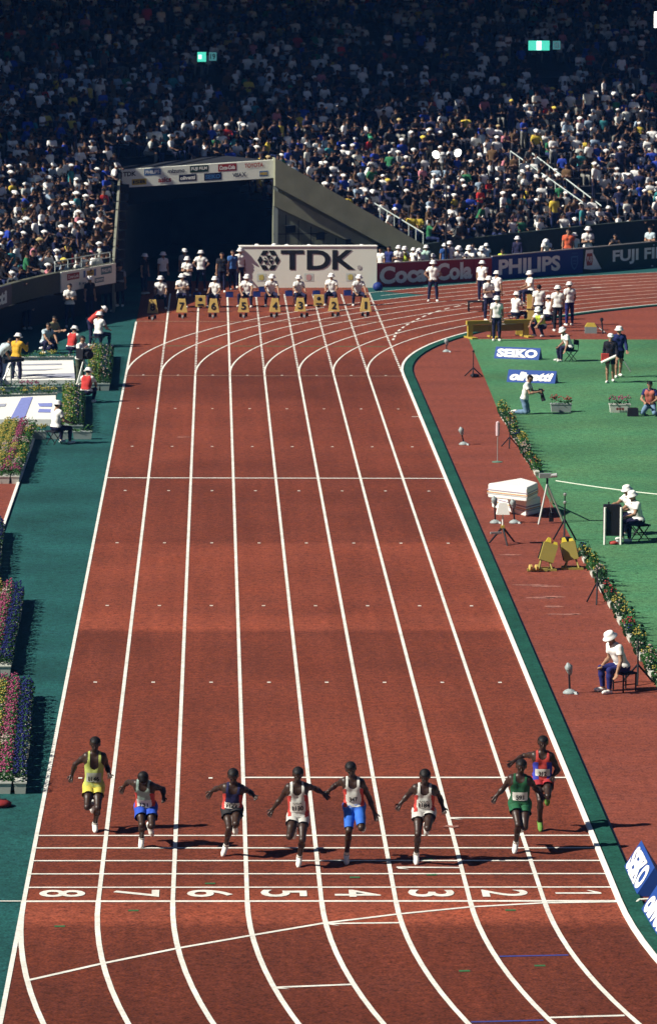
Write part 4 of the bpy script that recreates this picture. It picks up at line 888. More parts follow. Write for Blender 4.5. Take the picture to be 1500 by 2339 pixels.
# two tilting yellow boards on low wheeled frames
def tilt_board(px, py, label, lean, rz):
    t = thing('lap_board', G(px, py), label, 'board', 'yellow tilting boards on the red strip', rz)
    M = Matrix.Rotation(lean, 3, 'Y') @ Matrix.Rotation(-.22, 3, 'X')
    mb = MB().box((0, 0, .28), (.36, .16, .46)); mb.v = [tuple(M @ Vector(v)+Vector((0, 0, .18))) for v in mb.v]; mb.build('panel', M_TILT, t)
    mb = MB().box((-.08, .0, .58), (.14, .14, .12), top=(.5, .7)).box((.10, .02, .54), (.12, .14, .08), top=(.7, .7)); mb.v = [tuple(M @ Vector(v)+Vector((0, 0, .18))) for v in mb.v]; mb.build('hood', M_YELLOW2, t)
    mb = MB().box((0, .14, .30), (.40, .10, .42)); mb.v = [tuple(M @ Vector(v)+Vector((0, 0, .18))) for v in mb.v]; mb.build('backing', M_DARK, t)
    for sx in (-.17, .17): MB().tube((sx, -.12, .03), (sx*.5, .05, .30), .022).tube((sx, .2, .03), (sx*.5, .05, .30), .022).build('strut', M_TILT, t)
    MB().box((0, -.12, .03), (.55, .05, .05)).box((0, .2, .03), (.5, .05, .05)).build('foot_bar', M_TILT, t)
M_TILT = mat('khaki_yellow_paint', (.30, .25, .06), .6, .1); M_YELLOW2 = mat('bright_yellow_paint', (.62, .50, .05), .5, .06)
tilt_board(1244, 1303, 'yellow tilting board leaning right, the left of the pair below the mats', .30, 0)
tilt_board(1305, 1300, 'yellow tilting board leaning left, right of the pair beside the planters', -.22, 0)
q = G(1226, 1306); t = thing('pulley_frame', q, 'little yellow frame with two knobs at the foot of the left tilting board', 'frame')
MB().box((0, 0, .05), (.5, .1, .06)).build('bar', M_TILT, t)
for sx in (-.17, -.02): MB().lathe([(0, -.04), (.07, -.03), (.07, .03), (0, .04)], (sx, -.05, .12), 12, (1, .3, 0)).build('wheel', M_YBOX, t)
# rope across the grass
a, b = G(1268, 1098, .25), G(1540, 1133, .02); t = thing('marker_tape', G(1268, 1099), 'white tape stretched across the grass from the silver tripod', 'tape'); o = np.array(t.location)
pole_between('tape', [a-o+(b-a)*k/8-np.array([0, 0,   .03*math.sin(math.pi*k/8)]) for k in range(9)], .014, M_CREAM, t)
# ------------------------------------------------------------------ planters
M_TROUGH = mat('white_planter', (.56, .58, .52), .7, .1, 5); M_TROUGHG = mat('grey_planter', (.30, .36, .34), .75, .12, 5)
def leafm(n_, c, v=.45): return mat(n_, c, .7, v, 18, spec=.15)
M_LEAF = [leafm('dark_leaf', (.014, .055, .018)), leafm('green_leaf', (.028, .10, .022)), leafm('lime_leaf', (.06, .135, .025))]
FLW = {'blue': leafm('blue_petals', (.008, .012, .10)), 'pink': leafm('pink_petals', (.27, .055, .12)), 'yellow': leafm('yellow_petals', (.34, .29, .06)), 'red': leafm('red_petals', (.30, .04, .04)), 'pale': leafm('pale_petals', (.34, .27, .24)), 'none': None}
def foliage(seed, l, wd, h, n, size=.05):
    r = np.random.default_rng(seed); mb = MB()
    for _ in range(n):
        c = np.array([r.uniform(-l/2, l/2), r.uniform(-wd/2, wd/2), 0]); edge_ = 1-(abs(c[1])/(wd/2))**2*.5
        c[2] = r.uniform(.1, 1)*h*edge_*(.75+.35*math.sin(c[0]*9+seed)); c[1] *= 1+.35*c[2]/h
        u = unit(r.normal(size=3)); v = unit(np.cross(u, r.normal(size=3))); s = size*r.uniform(.6, 1.3)
        mb.add([c-u*s, c-v*s*.45, c+u*s, c+v*s*.45], [(0, 1, 2, 3)])
    return mb.mesh('foliage')
def blooms(seed, l, wd, h, n, size=.028):
    r = np.random.default_rng(seed+50); mb = MB()
    for _ in range(n):
        x, y = r.uniform(-l/2, l/2), r.uniform(-wd/2, wd/2)*1.15; z = h*(.62+.42*r.random())*(1-(abs(y)/(wd/2))**2*.25)
        s = size*r.uniform(.7, 1.3); c = np.array([x, y, z])
        mb.add([c+np.array(q)*s for q in ((1, 0, 0), (0, 1, 0), (-1, 0, 0), (0, -1, 0), (0, 0, .8), (0, 0, -.8))], [(0, 1, 4), (1, 2, 4), (2, 3, 4), (3, 0, 4), (1, 0, 5), (2, 1, 5), (3, 2, 5), (0, 3, 5)])
    return mb.mesh('blossoms')
TROUGH = {}
def trough_mesh(l, wd, h):
    k = (l, wd, h)
    if k not in TROUGH:
        mb = MB().box((0, 0, h/2), (l*.86, wd*.8, h), top=(1.10, 1.2)).box((0, 0, h+.012), (l*.985, wd*1.02, .03)); TROUGH[k] = mb.mesh('trough')
    return TROUGH[k]
FOL = {}
def planter(loc, rz, color, label, group, l=.62, wd=.24, h=.20, fh=.26, nl=90, nf=46, m=M_TROUGH, leaf=1, size=.045, fs=.028, fl=None, fw=None):
    v = random.randrange(3); tr = (l, wd, h); t = thing('flower_planter', loc, label, 'planter', group, rz)
    link('trough', trough_mesh(*tr), m, t); l = fl or l; wd = fw or wd
    k = (l, wd, fh, nl, v, size)
    if k not in FOL: FOL[k] = foliage(v+3, l, wd*1.1, fh, nl, size)
    o = link('foliage', FOL[k], M_LEAF[leaf], t); o.location = (0, 0, h)
    if color != 'none' and nf:
        k = ('b', l, wd, fh, nf, v, fs)
        if k not in FOL: FOL[k] = blooms(v+3, l, wd, fh, nf, fs)
        o = link('blossoms', FOL[k], FLW[color], t); o.location = (0, 0, h)
    return t
ORD = ['first', 'second', 'third', 'fourth', 'fifth', 'sixth', 'seventh', 'eighth', 'ninth', 'tenth', 'eleventh', 'twelfth', 'thirteenth', 'fourteenth', 'fifteenth', 'sixteenth', 'seventeenth', 'eighteenth', 'nineteenth', 'twentieth',
       'twenty-first', 'twenty-second', 'twenty-third', 'twenty-fourth', 'twenty-fifth', 'twenty-sixth', 'twenty-seventh', 'twenty-eighth', 'twenty-ninth', 'thirtieth', 'thirty-first', 'thirty-second']
# long banks on the left, each three rows deep: blue on the track side, then pink, then yellow
def bank(a, b, n_, name, cols=('blue', 'pink', 'yellow', 'yellow')):
    p0, p1 = G(*a), G(*b); d = unit((p1-p0)[:2]); nn = np.array([-d[1], d[0]]); L_ = np.linalg.norm((p1-p0)[:2]); rz = math.atan2(d[1], d[0]); k_ = int(round(L_/.64))
    for r_, c in enumerate(cols):
        for i in range(k_):
            q = p0[:2]+d*(.32+i*L_/k_)+nn*(.12+.25*r_+random.uniform(-.03, .03))
            u, v = proj((*q, .4))
            if u < -25: continue
            cc = c if random.random() > .24 or c == 'blue' else random.choice(['pink', 'yellow', 'pale'])
            planter((*q, .004), rz, cc, '%s planter, %s of the %s row, %s' % (cc, ORD[i], ORD[r_], name), 'planter boxes in the left flower banks', h=.20, fh=.30 if c == 'blue' else .36, nl=110, nf=34 if c != 'blue' else 30, leaf=0 if c == 'blue' else 1, l=.62, fs=.026)
bank((58, 1815), (76, 1592), 0, 'nearest flower bank on the left')
bank((23, 1545), (58, 1372), 0, 'second nearest flower bank')
bank((-12, 1392), (10, 1218), 0, 'bank cut by the left picture edge', ('blue', 'pink'))
bank((44, 1106), (84, 990), 0, 'flower bank below the white sheets', ('none', 'pink', 'yellow', 'yellow'))
def row(a, b, color, name, step=.64, **kw):
    p0, p1 = G(*a), G(*b); d = (p1-p0)[:2]; L_ = np.linalg.norm(d); d = unit(d); rz = math.atan2(d[1], d[0]); k_ = max(1, int(round(L_/step)))
    for i in range(k_):
        q = p0[:2]+d*(i+.5)*L_/k_; c = color if isinstance(color, str) else color[i % len(color)]
        if proj((*q, .3))[0] < -25: continue
        planter((*q, .006), rz, c, '%s planter, %s of the %s' % (c if c != 'none' else 'leafy green', ORD[i], name), kw.pop('group', 'planter boxes round the white sheets') if False else 'planter boxes round the white sheets', **kw)
row((215, 1003), (60, 1003), ('none', 'none', 'yellow'), 'front hedge of the near white sheet', m=M_TROUGHG, h=.22, fh=.24, leaf=1)
row((60, 1003), (-30, 1000), ('none', 'yellow'), 'left front hedge of the near white sheet', m=M_TROUGHG, h=.22, fh=.24, leaf=1)
row((160, 990), (162, 905), ('yellow', 'pale', 'yellow', 'none'), 'bushy column right of the near sheet', m=M_TROUGHG, h=.22, fh=.36, leaf=2, wd=.42, nl=200, nf=11)
row((178, 990), (181, 905), ('none', 'blue', 'pale'), 'dark outer column by the near sheet', m=M_TROUGHG, h=.22, fh=.32, leaf=0, wd=.34, nl=180, nf=9)
row((130, 917), (-30, 921), ('yellow', 'yellow', 'none', 'yellow'), 'yellow row behind the near white sheet', m=M_TROUGH, h=.26, fh=.26, leaf=1)
row((165, 897), (-30, 899), ('none', 'none', 'pink'), 'dark hedge before the far white sheet', m=M_TROUGHG, h=.2, fh=.24, leaf=0)
row((215, 893), (222, 815), ('yellow', 'none', 'yellow', 'pale'), 'bushy column right of the far sheet', m=M_TROUGHG, h=.22, fh=.36, leaf=2, wd=.42, nl=200, nf=11)
row((240, 893), (248, 815), ('none', 'pale', 'blue'), 'dark outer column by the far sheet', m=M_TROUGHG, h=.22, fh=.32, leaf=0, wd=.34, nl=180, nf=9)
row((170, 832), (-30, 834), ('none', 'yellow', 'none'), 'row behind the far white sheet', m=M_TROUGH, h=.26, fh=.26, leaf=1)
# the white sheets lying between the planters
def sheet_board(c4, label, z0, z1, marks):
    p = [np.array(G(*q)) for q in c4]; t = thing('printed_sheet', p[0], label, 'sheet'); o = p[0]
    V = [q-o for q in p]; V[0][2] = V[1][2] = z0; V[2][2] = V[3][2] = z1
    MB().add([tuple(v) for v in V]+[(v[0], v[1], 0) for v in V], [(0, 1, 2, 3), (0, 4, 5, 1), (1, 5, 6, 2), (2, 6, 7, 3), (3, 7, 4, 0)]).build('sheet', WHITE, t)
    def bil(u, v): return V[0]*(1-u)*(1-v)+V[1]*u*(1-v)+V[2]*u*v+V[3]*(1-u)*v+np.array([0, 0, .012])
    for poly, m_, nm in marks: MB().add([tuple(bil(u, v)) for u, v in poly], [tuple(range(len(poly)))]).build(nm, m_, t)
M_PBLUE = mat('pale_blue_print', (.22, .26, .58), .6, .35, 9); M_PGREY = mat('grey_print', (.36, .38, .46), .6, .2, 5)
sheet_board([(-60, 972), (128, 972), (128, 919), (-60, 926)], 'white sheet printed with pale blue letters between the planters on the left', .20, .24,
    [([(.45, .02), (.62, .02), (.72, .95), (.58, .92)], M_PBLUE, 'printed_letter'), ([(.78, .28), (.96, .26), (.94, .40), (.80, .42)], M_PBLUE, 'printed_letter'), ([(.80, .52), (.95, .50), (.96, .66), (.78, .66)], M_PBLUE, 'printed_letter'), ([(.16, .0), (.28, .0), (.32, .55), (.22, .5)], M_PGREY, 'printed_letter'), ([(.10, .55), (.38, .55), (.40, .68), (.14, .68)], M_PGREY, 'printed_letter')])
sheet_board([(-60, 880), (172, 878), (168, 835), (-60, 838)], 'white sheet with grey stripes further up between the planters on the left', .16, .20,
    [([(.42, .28), (1.0, .32), (1.0, .05), (.62, .18)], M_PGREY, 'printed_stripe'), ([(.42, .52), (.9, .55), (.7, .47), (.42, .46)], M_PGREY, 'printed_stripe'), ([(.42, .80), (.88, .82), (.88, .75), (.42, .74)], M_PGREY, 'printed_stripe')])
# planters along the grass edge on the right
PYS = [y for y in np.arange(19.0, 38.2, .78)]+[y for y in np.arange(53.6, 69.2, .78)]
for i, y in enumerate(PYS):
    nb = i if i < 29 else i-30
    x = 12.47+.05*math.sin(i*2.1)
    if y > 50: x = 12.46+.03*math.sin(i)
    c = random.choice(['yellow', 'yellow', 'yellow', 'pale', 'red', 'none', 'blue'])
    seg = 'near' if y < 45 else 'far'
    k_ = i if y < 45 else i-len([v for v in PYS if v < 45])
    planter((x, y, .01), math.pi/2, c, 'white planter of %s, %s from the near end of the %s grass edge row' % ({'none': 'green leaves', 'red': 'red flowers', 'yellow': 'yellow flowers', 'pale': 'pale flowers', 'blue': 'blue flowers'}[c], ORD[k_], seg), 'white planter boxes along the grass edge', l=.74, wd=.13, h=.12, fh=random.choice([.30, .40, .48]), nl=110, nf=random.choice([9, 14, 20]), leaf=random.choice([0, 0, 1]), size=.055, fs=.026, fl=.44, fw=.26)
for (px, py, c, lab) in ((1280, 941, 'red', 'grey trough of red flowers alone on the grass behind the kneeling photographer'), (1414, 942, 'pink', 'pale trough of pink flowers with a dark emblem on the grass at the right')):
    t = planter(G(px, py), 0, c, lab, 'single flower troughs on the grass', l=.72, wd=.3, h=.26, fh=.30, nl=130, nf=50, leaf=0, m=M_TROUGHG if px < 1300 else M_TROUGH)
    if px > 1300:
        mb = MB()
        for sx in (-.09, .0, .09): mb.add([(sx+.045*math.cos(k*.785), -.158, .13+.045*math.sin(k*.785)) for k in range(8)], [tuple(range(8))])
        mb.build('emblem', mat('dark_red_emblem', (.16, .03, .03)), t)
# bag on the ground, left edge, and one by the right photographer
q = G(8, 1842); t = thing('kit_bag', q, 'flat dark red bag on the green surround at the left picture edge', 'bag'); MB().lathe([(.05, 0), (.20, .02), (.21, .07), (.12, .12), (0, .13)], (-.05, 0, 0), 12).build('bag', mat('dark_red_cloth', (.22, .02, .02), .8, .25, 8), t, True); MB().tube((-.1, 0, .12), (.06, 0, .13), .02).build('handle', M_DARK, t)
q = G(1444, 951); t = thing('camera_bag', q, 'black camera bag on the grass beside the photographer at the right edge', 'bag'); MB().box((0, 0, .14), (.36, .24, .26), top=(.9, .9)).build('bag', M_BLACKC, t); MB().tube((-.12, 0, .27), (.12, 0, .28), .015).build('handle', M_DARK, t)
# ------------------------------------------------------------------ the eight sprinters
def sprinter(foot, joints, label, top, shorts, bibnum, shoe=M_SHOE, side=None, shlen=.42, bibcol=None, scoop=.70, h=.0085, bibtext=None, bibv=(.22, .52), sock=None):
    """joints: name -> (photo x, photo y, metres behind the toe line); each joint is set at its own depth in the lane"""
    q = G(*foot); J = {}
    for k, (px, py, d) in joints.items(): J[k] = GY(px, py, q[1]+d)-q
    J['pelvis'] = (J['hipR']+J['hipL'])/2+np.array([0, 0, .03])
    J['neck'] = (J['shR']+J['shL'])/2+np.array([0, 0, .055])
    hv = J['head']-J['neck']; J['head'] = J['neck']+unit(hv)*.175; J['face'] = np.array([0, -1, -.12])
    for S_ in 'RL':
        J['to'+S_] = J['an'+S_]+unit(J['to'+S_]-J['an'+S_])*.185
        J['hd'+S_] = J['wr'+S_]+unit(J['wr'+S_]-J['el'+S_]+np.array([0, -.05, -.06]))*.17
        # keep believable bone lengths: move the mid joint in depth until the chain fits
        for a, b, c, L1_, L2_, sg in (('sh', 'el', 'wr', .29, .25, 1), ('hip', 'kn', 'an', .45, .43, -1)):
            for (p, r_, L_) in ((a, b, L1_),):
                v = J[r_+S_]-J[p+S_]; hxy = math.hypot(v[0], v[2])
                if hxy < L_:
                    dy = math.sqrt(L_*L_-hxy*hxy); s0 = v[1] if abs(v[1]) > .03 else sg*.03
                    J[r_+S_] = J[r_+S_].copy(); J[r_+S_][1] = J[p+S_][1]+math.copysign(min(dy, .40), s0)
    zmin = min(J['an'+S_][2]-.07 for S_ in 'RL'); zmin = min(zmin, min(J['to'+S_][2]-.026 for S_ in 'RL'))
    for k in J:
        if k != 'face': J[k] = J[k]-np.array([0, 0, zmin-.004])
    B = figure(J, 1.0, h, .0105)
    t = thing('person', q, label, 'person', 'sprinters reaching the finish')
    link('body', arr_mesh('body', B['V'], B['F']), M_DSKIN, t)
    o = patch(B, hair_mask(B), .010, 'hair'); link('hair', o, M_HAIR, t)
    wr = .5+.5*np.sin(B['v']*26+B['u']*31+np.sin(B['u']*40+B['v']*9)*1.4)          # creases in the cloth
    link('singlet', patch(B, m_singlet(B, scoop), .009+.010*np.clip(.8-B['v'], 0, .8)*(.5+wr), 'singlet'), top, t)
    tt = np.zeros(len(B['V']))
    for S_ in 'RL': k_ = B['lab'] == 'thigh'+S_; tt[k_] = np.clip(B['T']['thigh'+S_][k_]/max(shlen, .1), 0, 1)
    if side is not None:
        for sg in (-1, 1):
            p_ = patch(B, m_singlet(B, scoop) & (B['u']*sg > (.07 if bibnum == '312' else .105)) & (B['v'] < .72), .0125+.010*np.clip(.8-B['v'], 0, .8)*(.5+wr), 'side_panel')
            if p_: link('side_panel', p_, side, t)
    link('shorts', patch(B, m_legs(B, shlen, .13), .013+(.022 if shlen < .8 else .004)*tt*(.6+.7*wr), 'shorts'), shorts, t)
    for S_ in 'RL':
        link('shoe', patch(B, isin(B, 'foot'+S_), .010, 'shoe'), shoe, t)
        p_ = patch(B, isin(B, 'shank'+S_) & (B['T']['shank'+S_] > .86), .007, 'sock')
        if p_: link('sock', p_, sock or M_SHOE, t)
    bm = isin(B, 'torso', 'pelvis') & (np.abs(B['u']) < .118) & (B['v'] > bibv[0]) & (B['v'] < bibv[1]) & (B['w'] > .02)
    bp = patch(B, bm, .024, 'number_bib')
    if bp:
        ob = link('number_bib', bp, bibcol or M_BIB, t)
        verts = [v.co[:] for v in bp.vertices]; polys = [tuple(p.vertices) for p in bp.polygons]; bvh = BVHTree.FromPolygons(verts, polys)
        def drape(txt, w_, hgt, vc, bold):
            tm_ = text_mb(txt, w_, hgt, bold); me = tm_.mesh('number'); import bmesh
            bmm = bmesh.new(); bmm.from_mesh(me); bmesh.ops.triangulate(bmm, faces=bmm.faces[:]); bmm.to_mesh(me); bmm.free()
            org = B['pel']+B['up']*B['tl']*vc; bad = False
            for v in me.vertices:
                p = org+B['lat']*v.co[0]+B['up']*v.co[2]; hit = bvh.ray_cast(Vector(p+B['fr']*.5), Vector(-B['fr']), 1.0)
                if hit[0] is None: v.co = Vector(p+B['fr']*.13)
                else: v.co = hit[0]+Vector(B['fr'])*.007
            link('number', me, M_INK, t)
        drape(bibnum, .048*len(bibnum), .085, (bibv[0]+bibv[1])/2-.035, .03)
        if bibtext: drape(bibtext, .15, .03, bibv[1]-.05, .01)
    ey = MB()
    for sg in (-1, 1):
        c = J['head']+B['hf']*.082+B['hl']*sg*.033+B['hu']*.012; ey.lathe([(0, -.011), (.010, -.006), (.012, 0), (.010, .006), (0, .011)], c, 8)
    ey.build('eyes', mat('eye_white', (.40, .38, .34), .3, .05), t, True)
    return t, B
M_BIB = mat('white_paper_bib', (.62, .63, .58), .8, .06, 14)
def cl(n_, c): return mat(n_, c, .75, .15, 14)
sprinter((218, 1899), dict(head=(217.5, 1704, -.10), shR=(197.5, 1727, -.06), shL=(236, 1727, -.06), elR=(173, 1743, .18), wrR=(165, 1770, .12), elL=(245, 1752, .10), wrL=(250, 1768, -.10), hipR=(204, 1799, 0), hipL=(225, 1799, 0),
    knR=(200, 1843, -.32), anR=(211, 1836, .12), toR=(212, 1852, .20), knL=(225, 1838, -.05), anL=(217.5, 1881, .0), toL=(218.5, 1899, -.14)),
    'sprinter in lane 8 at the left, yellow singlet and yellow shorts', cl('lime_yellow_jersey', (.40, .46, .12)), cl('yellow_shorts_cloth', (.58, .50, .08)), '1146', bibcol=cl('grey_bib_paper', (.33, .36, .30)), scoop=.55, bibv=(.16, .46))
sprinter((322, 1936), dict(head=(328, 1778, -.28), shR=(312, 1787, -.15), shL=(346, 1793, -.18), elR=(294, 1783, .14), wrR=(284.5, 1793, .20), elL=(373, 1800, .02), wrL=(374, 1819, -.16), hipR=(321, 1842, .10), hipL=(346, 1842, .10),
    knR=(325, 1879, -.16), anR=(324, 1912, .02), toR=(322, 1936, -.12), knL=(348, 1874, .10), anL=(342, 1884, .42), toL=(348, 1906, .46)),
    'sprinter in lane 7 dipping his head, pale teal and red singlet, blue shorts', cl('pale_teal_jersey', (.30, .42, .38)), cl('blue_shorts_cloth', (.02, .07, .42)), '131', side=cl('red_jersey', (.45, .05, .04)), shlen=.55, scoop=.78, bibv=(.10, .44))
sprinter((510, 1955), dict(head=(533, 1777, -.10), shR=(515, 1797, -.04), shL=(552.5, 1801, -.06), elR=(496, 1800, .22), wrR=(484.5, 1807, .28), elL=(570, 1810, .10), wrL=(580.5, 1818, -.06), hipR=(519.5, 1850, .04), hipL=(541, 1850, .04),
    knR=(523.5, 1886, -.10), anR=(516.5, 1930, .0), toR=(508.5, 1956, -.08), knL=(539, 1880, -.30), anL=(537, 1886, .12), toL=(538, 1900, .2)),
    'sprinter in lane 6, dark navy singlet lettered USA and black shorts', cl('navy_jersey', (.016, .018, .07)), cl('black_shorts_cloth', (.02, .02, .022)), '1144', side=cl('red_jersey', (.45, .05, .04)), bibtext='USA', bibv=(.08, .36))
sprinter((681, 1979), dict(head=(680, 1772, -.10), shR=(659, 1796, -.05), shL=(698, 1794, -.06), elR=(642, 1820, .16), wrR=(623, 1846, .14), elL=(719, 1800, .14), wrL=(739, 1811, .10), hipR=(670, 1866, .03), hipL=(692, 1866, .03),
    knR=(661, 1908, -.30), anR=(671, 1894, .10), toR=(671, 1909, .2), knL=(690, 1910, -.06), anL=(684, 1954, .0), toL=(681.5, 1979, -.12)),
    'sprinter in lane 5, white singlet with red sides, white shorts, arms flung wide', cl('white_jersey', (.60, .62, .58)), cl('white_shorts_cloth', (.52, .52, .49)), '1130', side=cl('red_jersey', (.45, .05, .04)), bibtext='USA', shlen=.34, bibv=(.18, .52))
sprinter((791, 1973), dict(head=(802.5, 1763, -.06), shR=(786.5, 1783, -.02), shL=(824, 1786, -.04), elR=(768, 1794, .12), wrR=(751, 1806, .10), elL=(843, 1822, .06), wrL=(855, 1856, .02), hipR=(797.5, 1843, .04), hipL=(820, 1843, .04),
    knR=(796, 1893, -.10), anR=(791.5, 1950, .04), toR=(791, 1973, -.10), knL=(824, 1884, -.08), anL=(828, 1878, .38), toL=(829, 1893, .46)),
    'sprinter in lane 4, white singlet and long royal blue shorts', cl('white_jersey', (.60, .62, .58)), cl('royal_blue_tights', (.03, .14, .58)), '347', side=cl('red_jersey', (.45, .05, .04)), shlen=.90, bibv=(.20, .50))
sprinter((950, 1974), dict(head=(970, 1778, -.10), shR=(948, 1797, -.04), shL=(991, 1800, -.06), elR=(930, 1816, .14), wrR=(915, 1833, .12), elL=(1004, 1820, .12), wrL=(1011, 1842, .0), hipR=(955, 1853, .03), hipL=(981, 1855, .03),
    knR=(953, 1899, -.12), anR=(950.5, 1948, .02), toR=(950.5, 1974, -.10), knL=(976, 1888, -.30), anL=(973, 1884, .14), toL=(973, 1899, .2)),
    'sprinter in lane 3, white singlet with red sides and long white shirt tail', cl('white_jersey', (.60, .62, .58)), cl('white_shorts_cloth', (.52, .52, .49)), '1184', side=cl('red_jersey', (.45, .05, .04)), bibtext='USA', shlen=.36, bibv=(.18, .52))
sprinter((1174, 1948), dict(head=(1189, 1755, -.06), shR=(1166.5, 1777, -.02), shL=(1207.5, 1781, -.04), elR=(1148, 1801, .14), wrR=(1133, 1818, .12), elL=(1221, 1799, .16), wrL=(1233, 1813, .10), hipR=(1174.5, 1836, .03), hipL=(1198.5, 1838, .03),
    knR=(1181, 1879, -.12), anR=(1177.5, 1924, .0), toR=(1174, 1948, -.10), knL=(1195, 1882, .0), anL=(1190, 1880, .42), toL=(1190, 1895, .5)),
    'sprinter in lane 2, dark green singlet with a white number bib', cl('dark_green_jersey', (.012, .078, .032)), cl('green_shorts_cloth', (.014, .105, .045)), '591', shlen=.40, bibv=(.14, .48), scoop=.80)
sprinter((1234, 1898), dict(head=(1238.5, 1712, -.04), shR=(1219, 1727, -.02), shL=(1257, 1729, -.04), elR=(1197, 1731, .10), wrR=(1172, 1742, .06), elL=(1272, 1758, .10), wrL=(1262, 1775, -.06), hipR=(1226, 1784, .03), hipL=(1250, 1786, .03),
    knR=(1231, 1826, -.12), anR=(1232, 1877, .02), toR=(1234, 1898, -.08), knL=(1249, 1818, -.25), anL=(1249, 1822, .20), toL=(1249, 1836, .28)),
    'sprinter in lane 1 a step behind, red and blue singlet, red shorts, green shoes', cl('red_jersey', (.45, .05, .04)), cl('dark_red_shorts', (.32, .025, .03)), '312', side=cl('blue_jersey_side', (.04, .05, .36)), shoe=cl('green_shoe', (.12, .26, .05)), bibv=(.16, .46), scoop=.80, sock=M_DSKIN)
# ------------------------------------------------------------------ officials, photographers and helpers
def stool(loc, rz, label, h=.43, back=False, group='stools and chairs of the officials', four=False):
    t = thing('folding_chair', loc, label, 'chair', group, rz)
    MB().box((0, .05, h-.02), (.40, .38, .04)).build('seat', M_BLACKC, t)
    if four:
        for sx in (-.18, .18):
            for y in (-.10, .22): MB().tube((sx, y, 0), (sx, y, h-.04), .018).build('leg', M_DARK, t)
            MB().tube((sx, -.10, .16), (sx, .22, .16), .012).build('stretcher', M_DARK, t)
    else:
      for sx in (-.17, .17): MB().tube((sx, -.12, 0), (sx, .20, h-.04), .014).build('leg', M_DARK, t); MB().tube((sx, .22, 0), (sx, -.10, h-.04), .014).build('leg', M_DARK, t)
    if back:
        MB().box((0, .25, h+.28), (.40, .03, .18)).build('backrest', M_BLACKC, t)
        for sx in (-.18, .18): MB().tube((sx, .23, h-.04), (sx, .26, h+.36), .013).build('back_frame', M_DARK, t)
    return t
def at(px, py, z=0): return G(px, py, z)
def sit(px, py, label, rz=0.0, pose='sit', back=False, chair=None, **kw):
    """feet at photo point; the seat goes under the hips"""
    q = at(px, py); c, s_ = math.cos(rz), math.sin(rz); J = fk(**POSE[pose]); an = (J['anR']+J['anL'])/2*.97
    loc = q-np.array([c*an[0]-s_*an[1], s_*an[0]+c*an[1], 0]); hz = J['hipR'][2]*.97-.085
    p = person(loc, pose, rz, label, **kw)
    stool(loc, rz, chair or 'chair under the '+label.split(',')[0], h=hz, back=back, four='nearest' in label)
    return p
M_OFFW = mat('greyish_white_cotton', (.66, .68, .66), .85, .10, 10)
POSE['sit_wide'] = dict(torso=(.05, -.3, 1), armR=((-.5, -.3, -1), (.5, -.6, -.75)), armL=((.25, -.6, -.9), (-.05, -.7, -.7)), legR=((-.45, -1, -.05), (-.02, .1, -1)), legL=((.35, -1, -.05), (.05, .05, -1)), head=(.03, -.22, 1), face=(.15, -1, -.25))
POSE['sit_up'] = dict(torso=(.06, -.02, 1), armR=((-.35, -.5, -1), (.75, -.6, .2)), armL=((.35, -.5, -1), (-.75, -.6, .1)), legR=((-.12, -1, -.05), (0, .05, -1)), legL=((.12, -1, -.05), (0, .05, -1)))
for px, py, n_ in ((417, 703, 'lane 7'), (486, 703, 'lane 6'), (560, 702, 'lane 5'), (621, 701, 'lane 4'), (687, 700, 'lane 3'), (755, 699, 'lane 2'), (820, 699, 'lane 1')):
    sit(px, py, 'seated official behind marker box %s, white shirt and hat' % n_[-1], rz=random.uniform(-.3, .3), pose=random.choice(['sit', 'sit', 'sit_up', 'sit_wide']), s=random.uniform(.92, 1.0), shirt=random.choice([M_WSHIRT, M_WSHIRT, M_OFFW]), group='lane officials seated behind the markers', chair='dark stool of the official behind marker box '+n_[-1])
sit(367, 706, 'seated official in the shade left of marker box 7, white hat', group='lane officials seated behind the markers', chair='dark stool in the shade left of marker box 7')
ppl = person
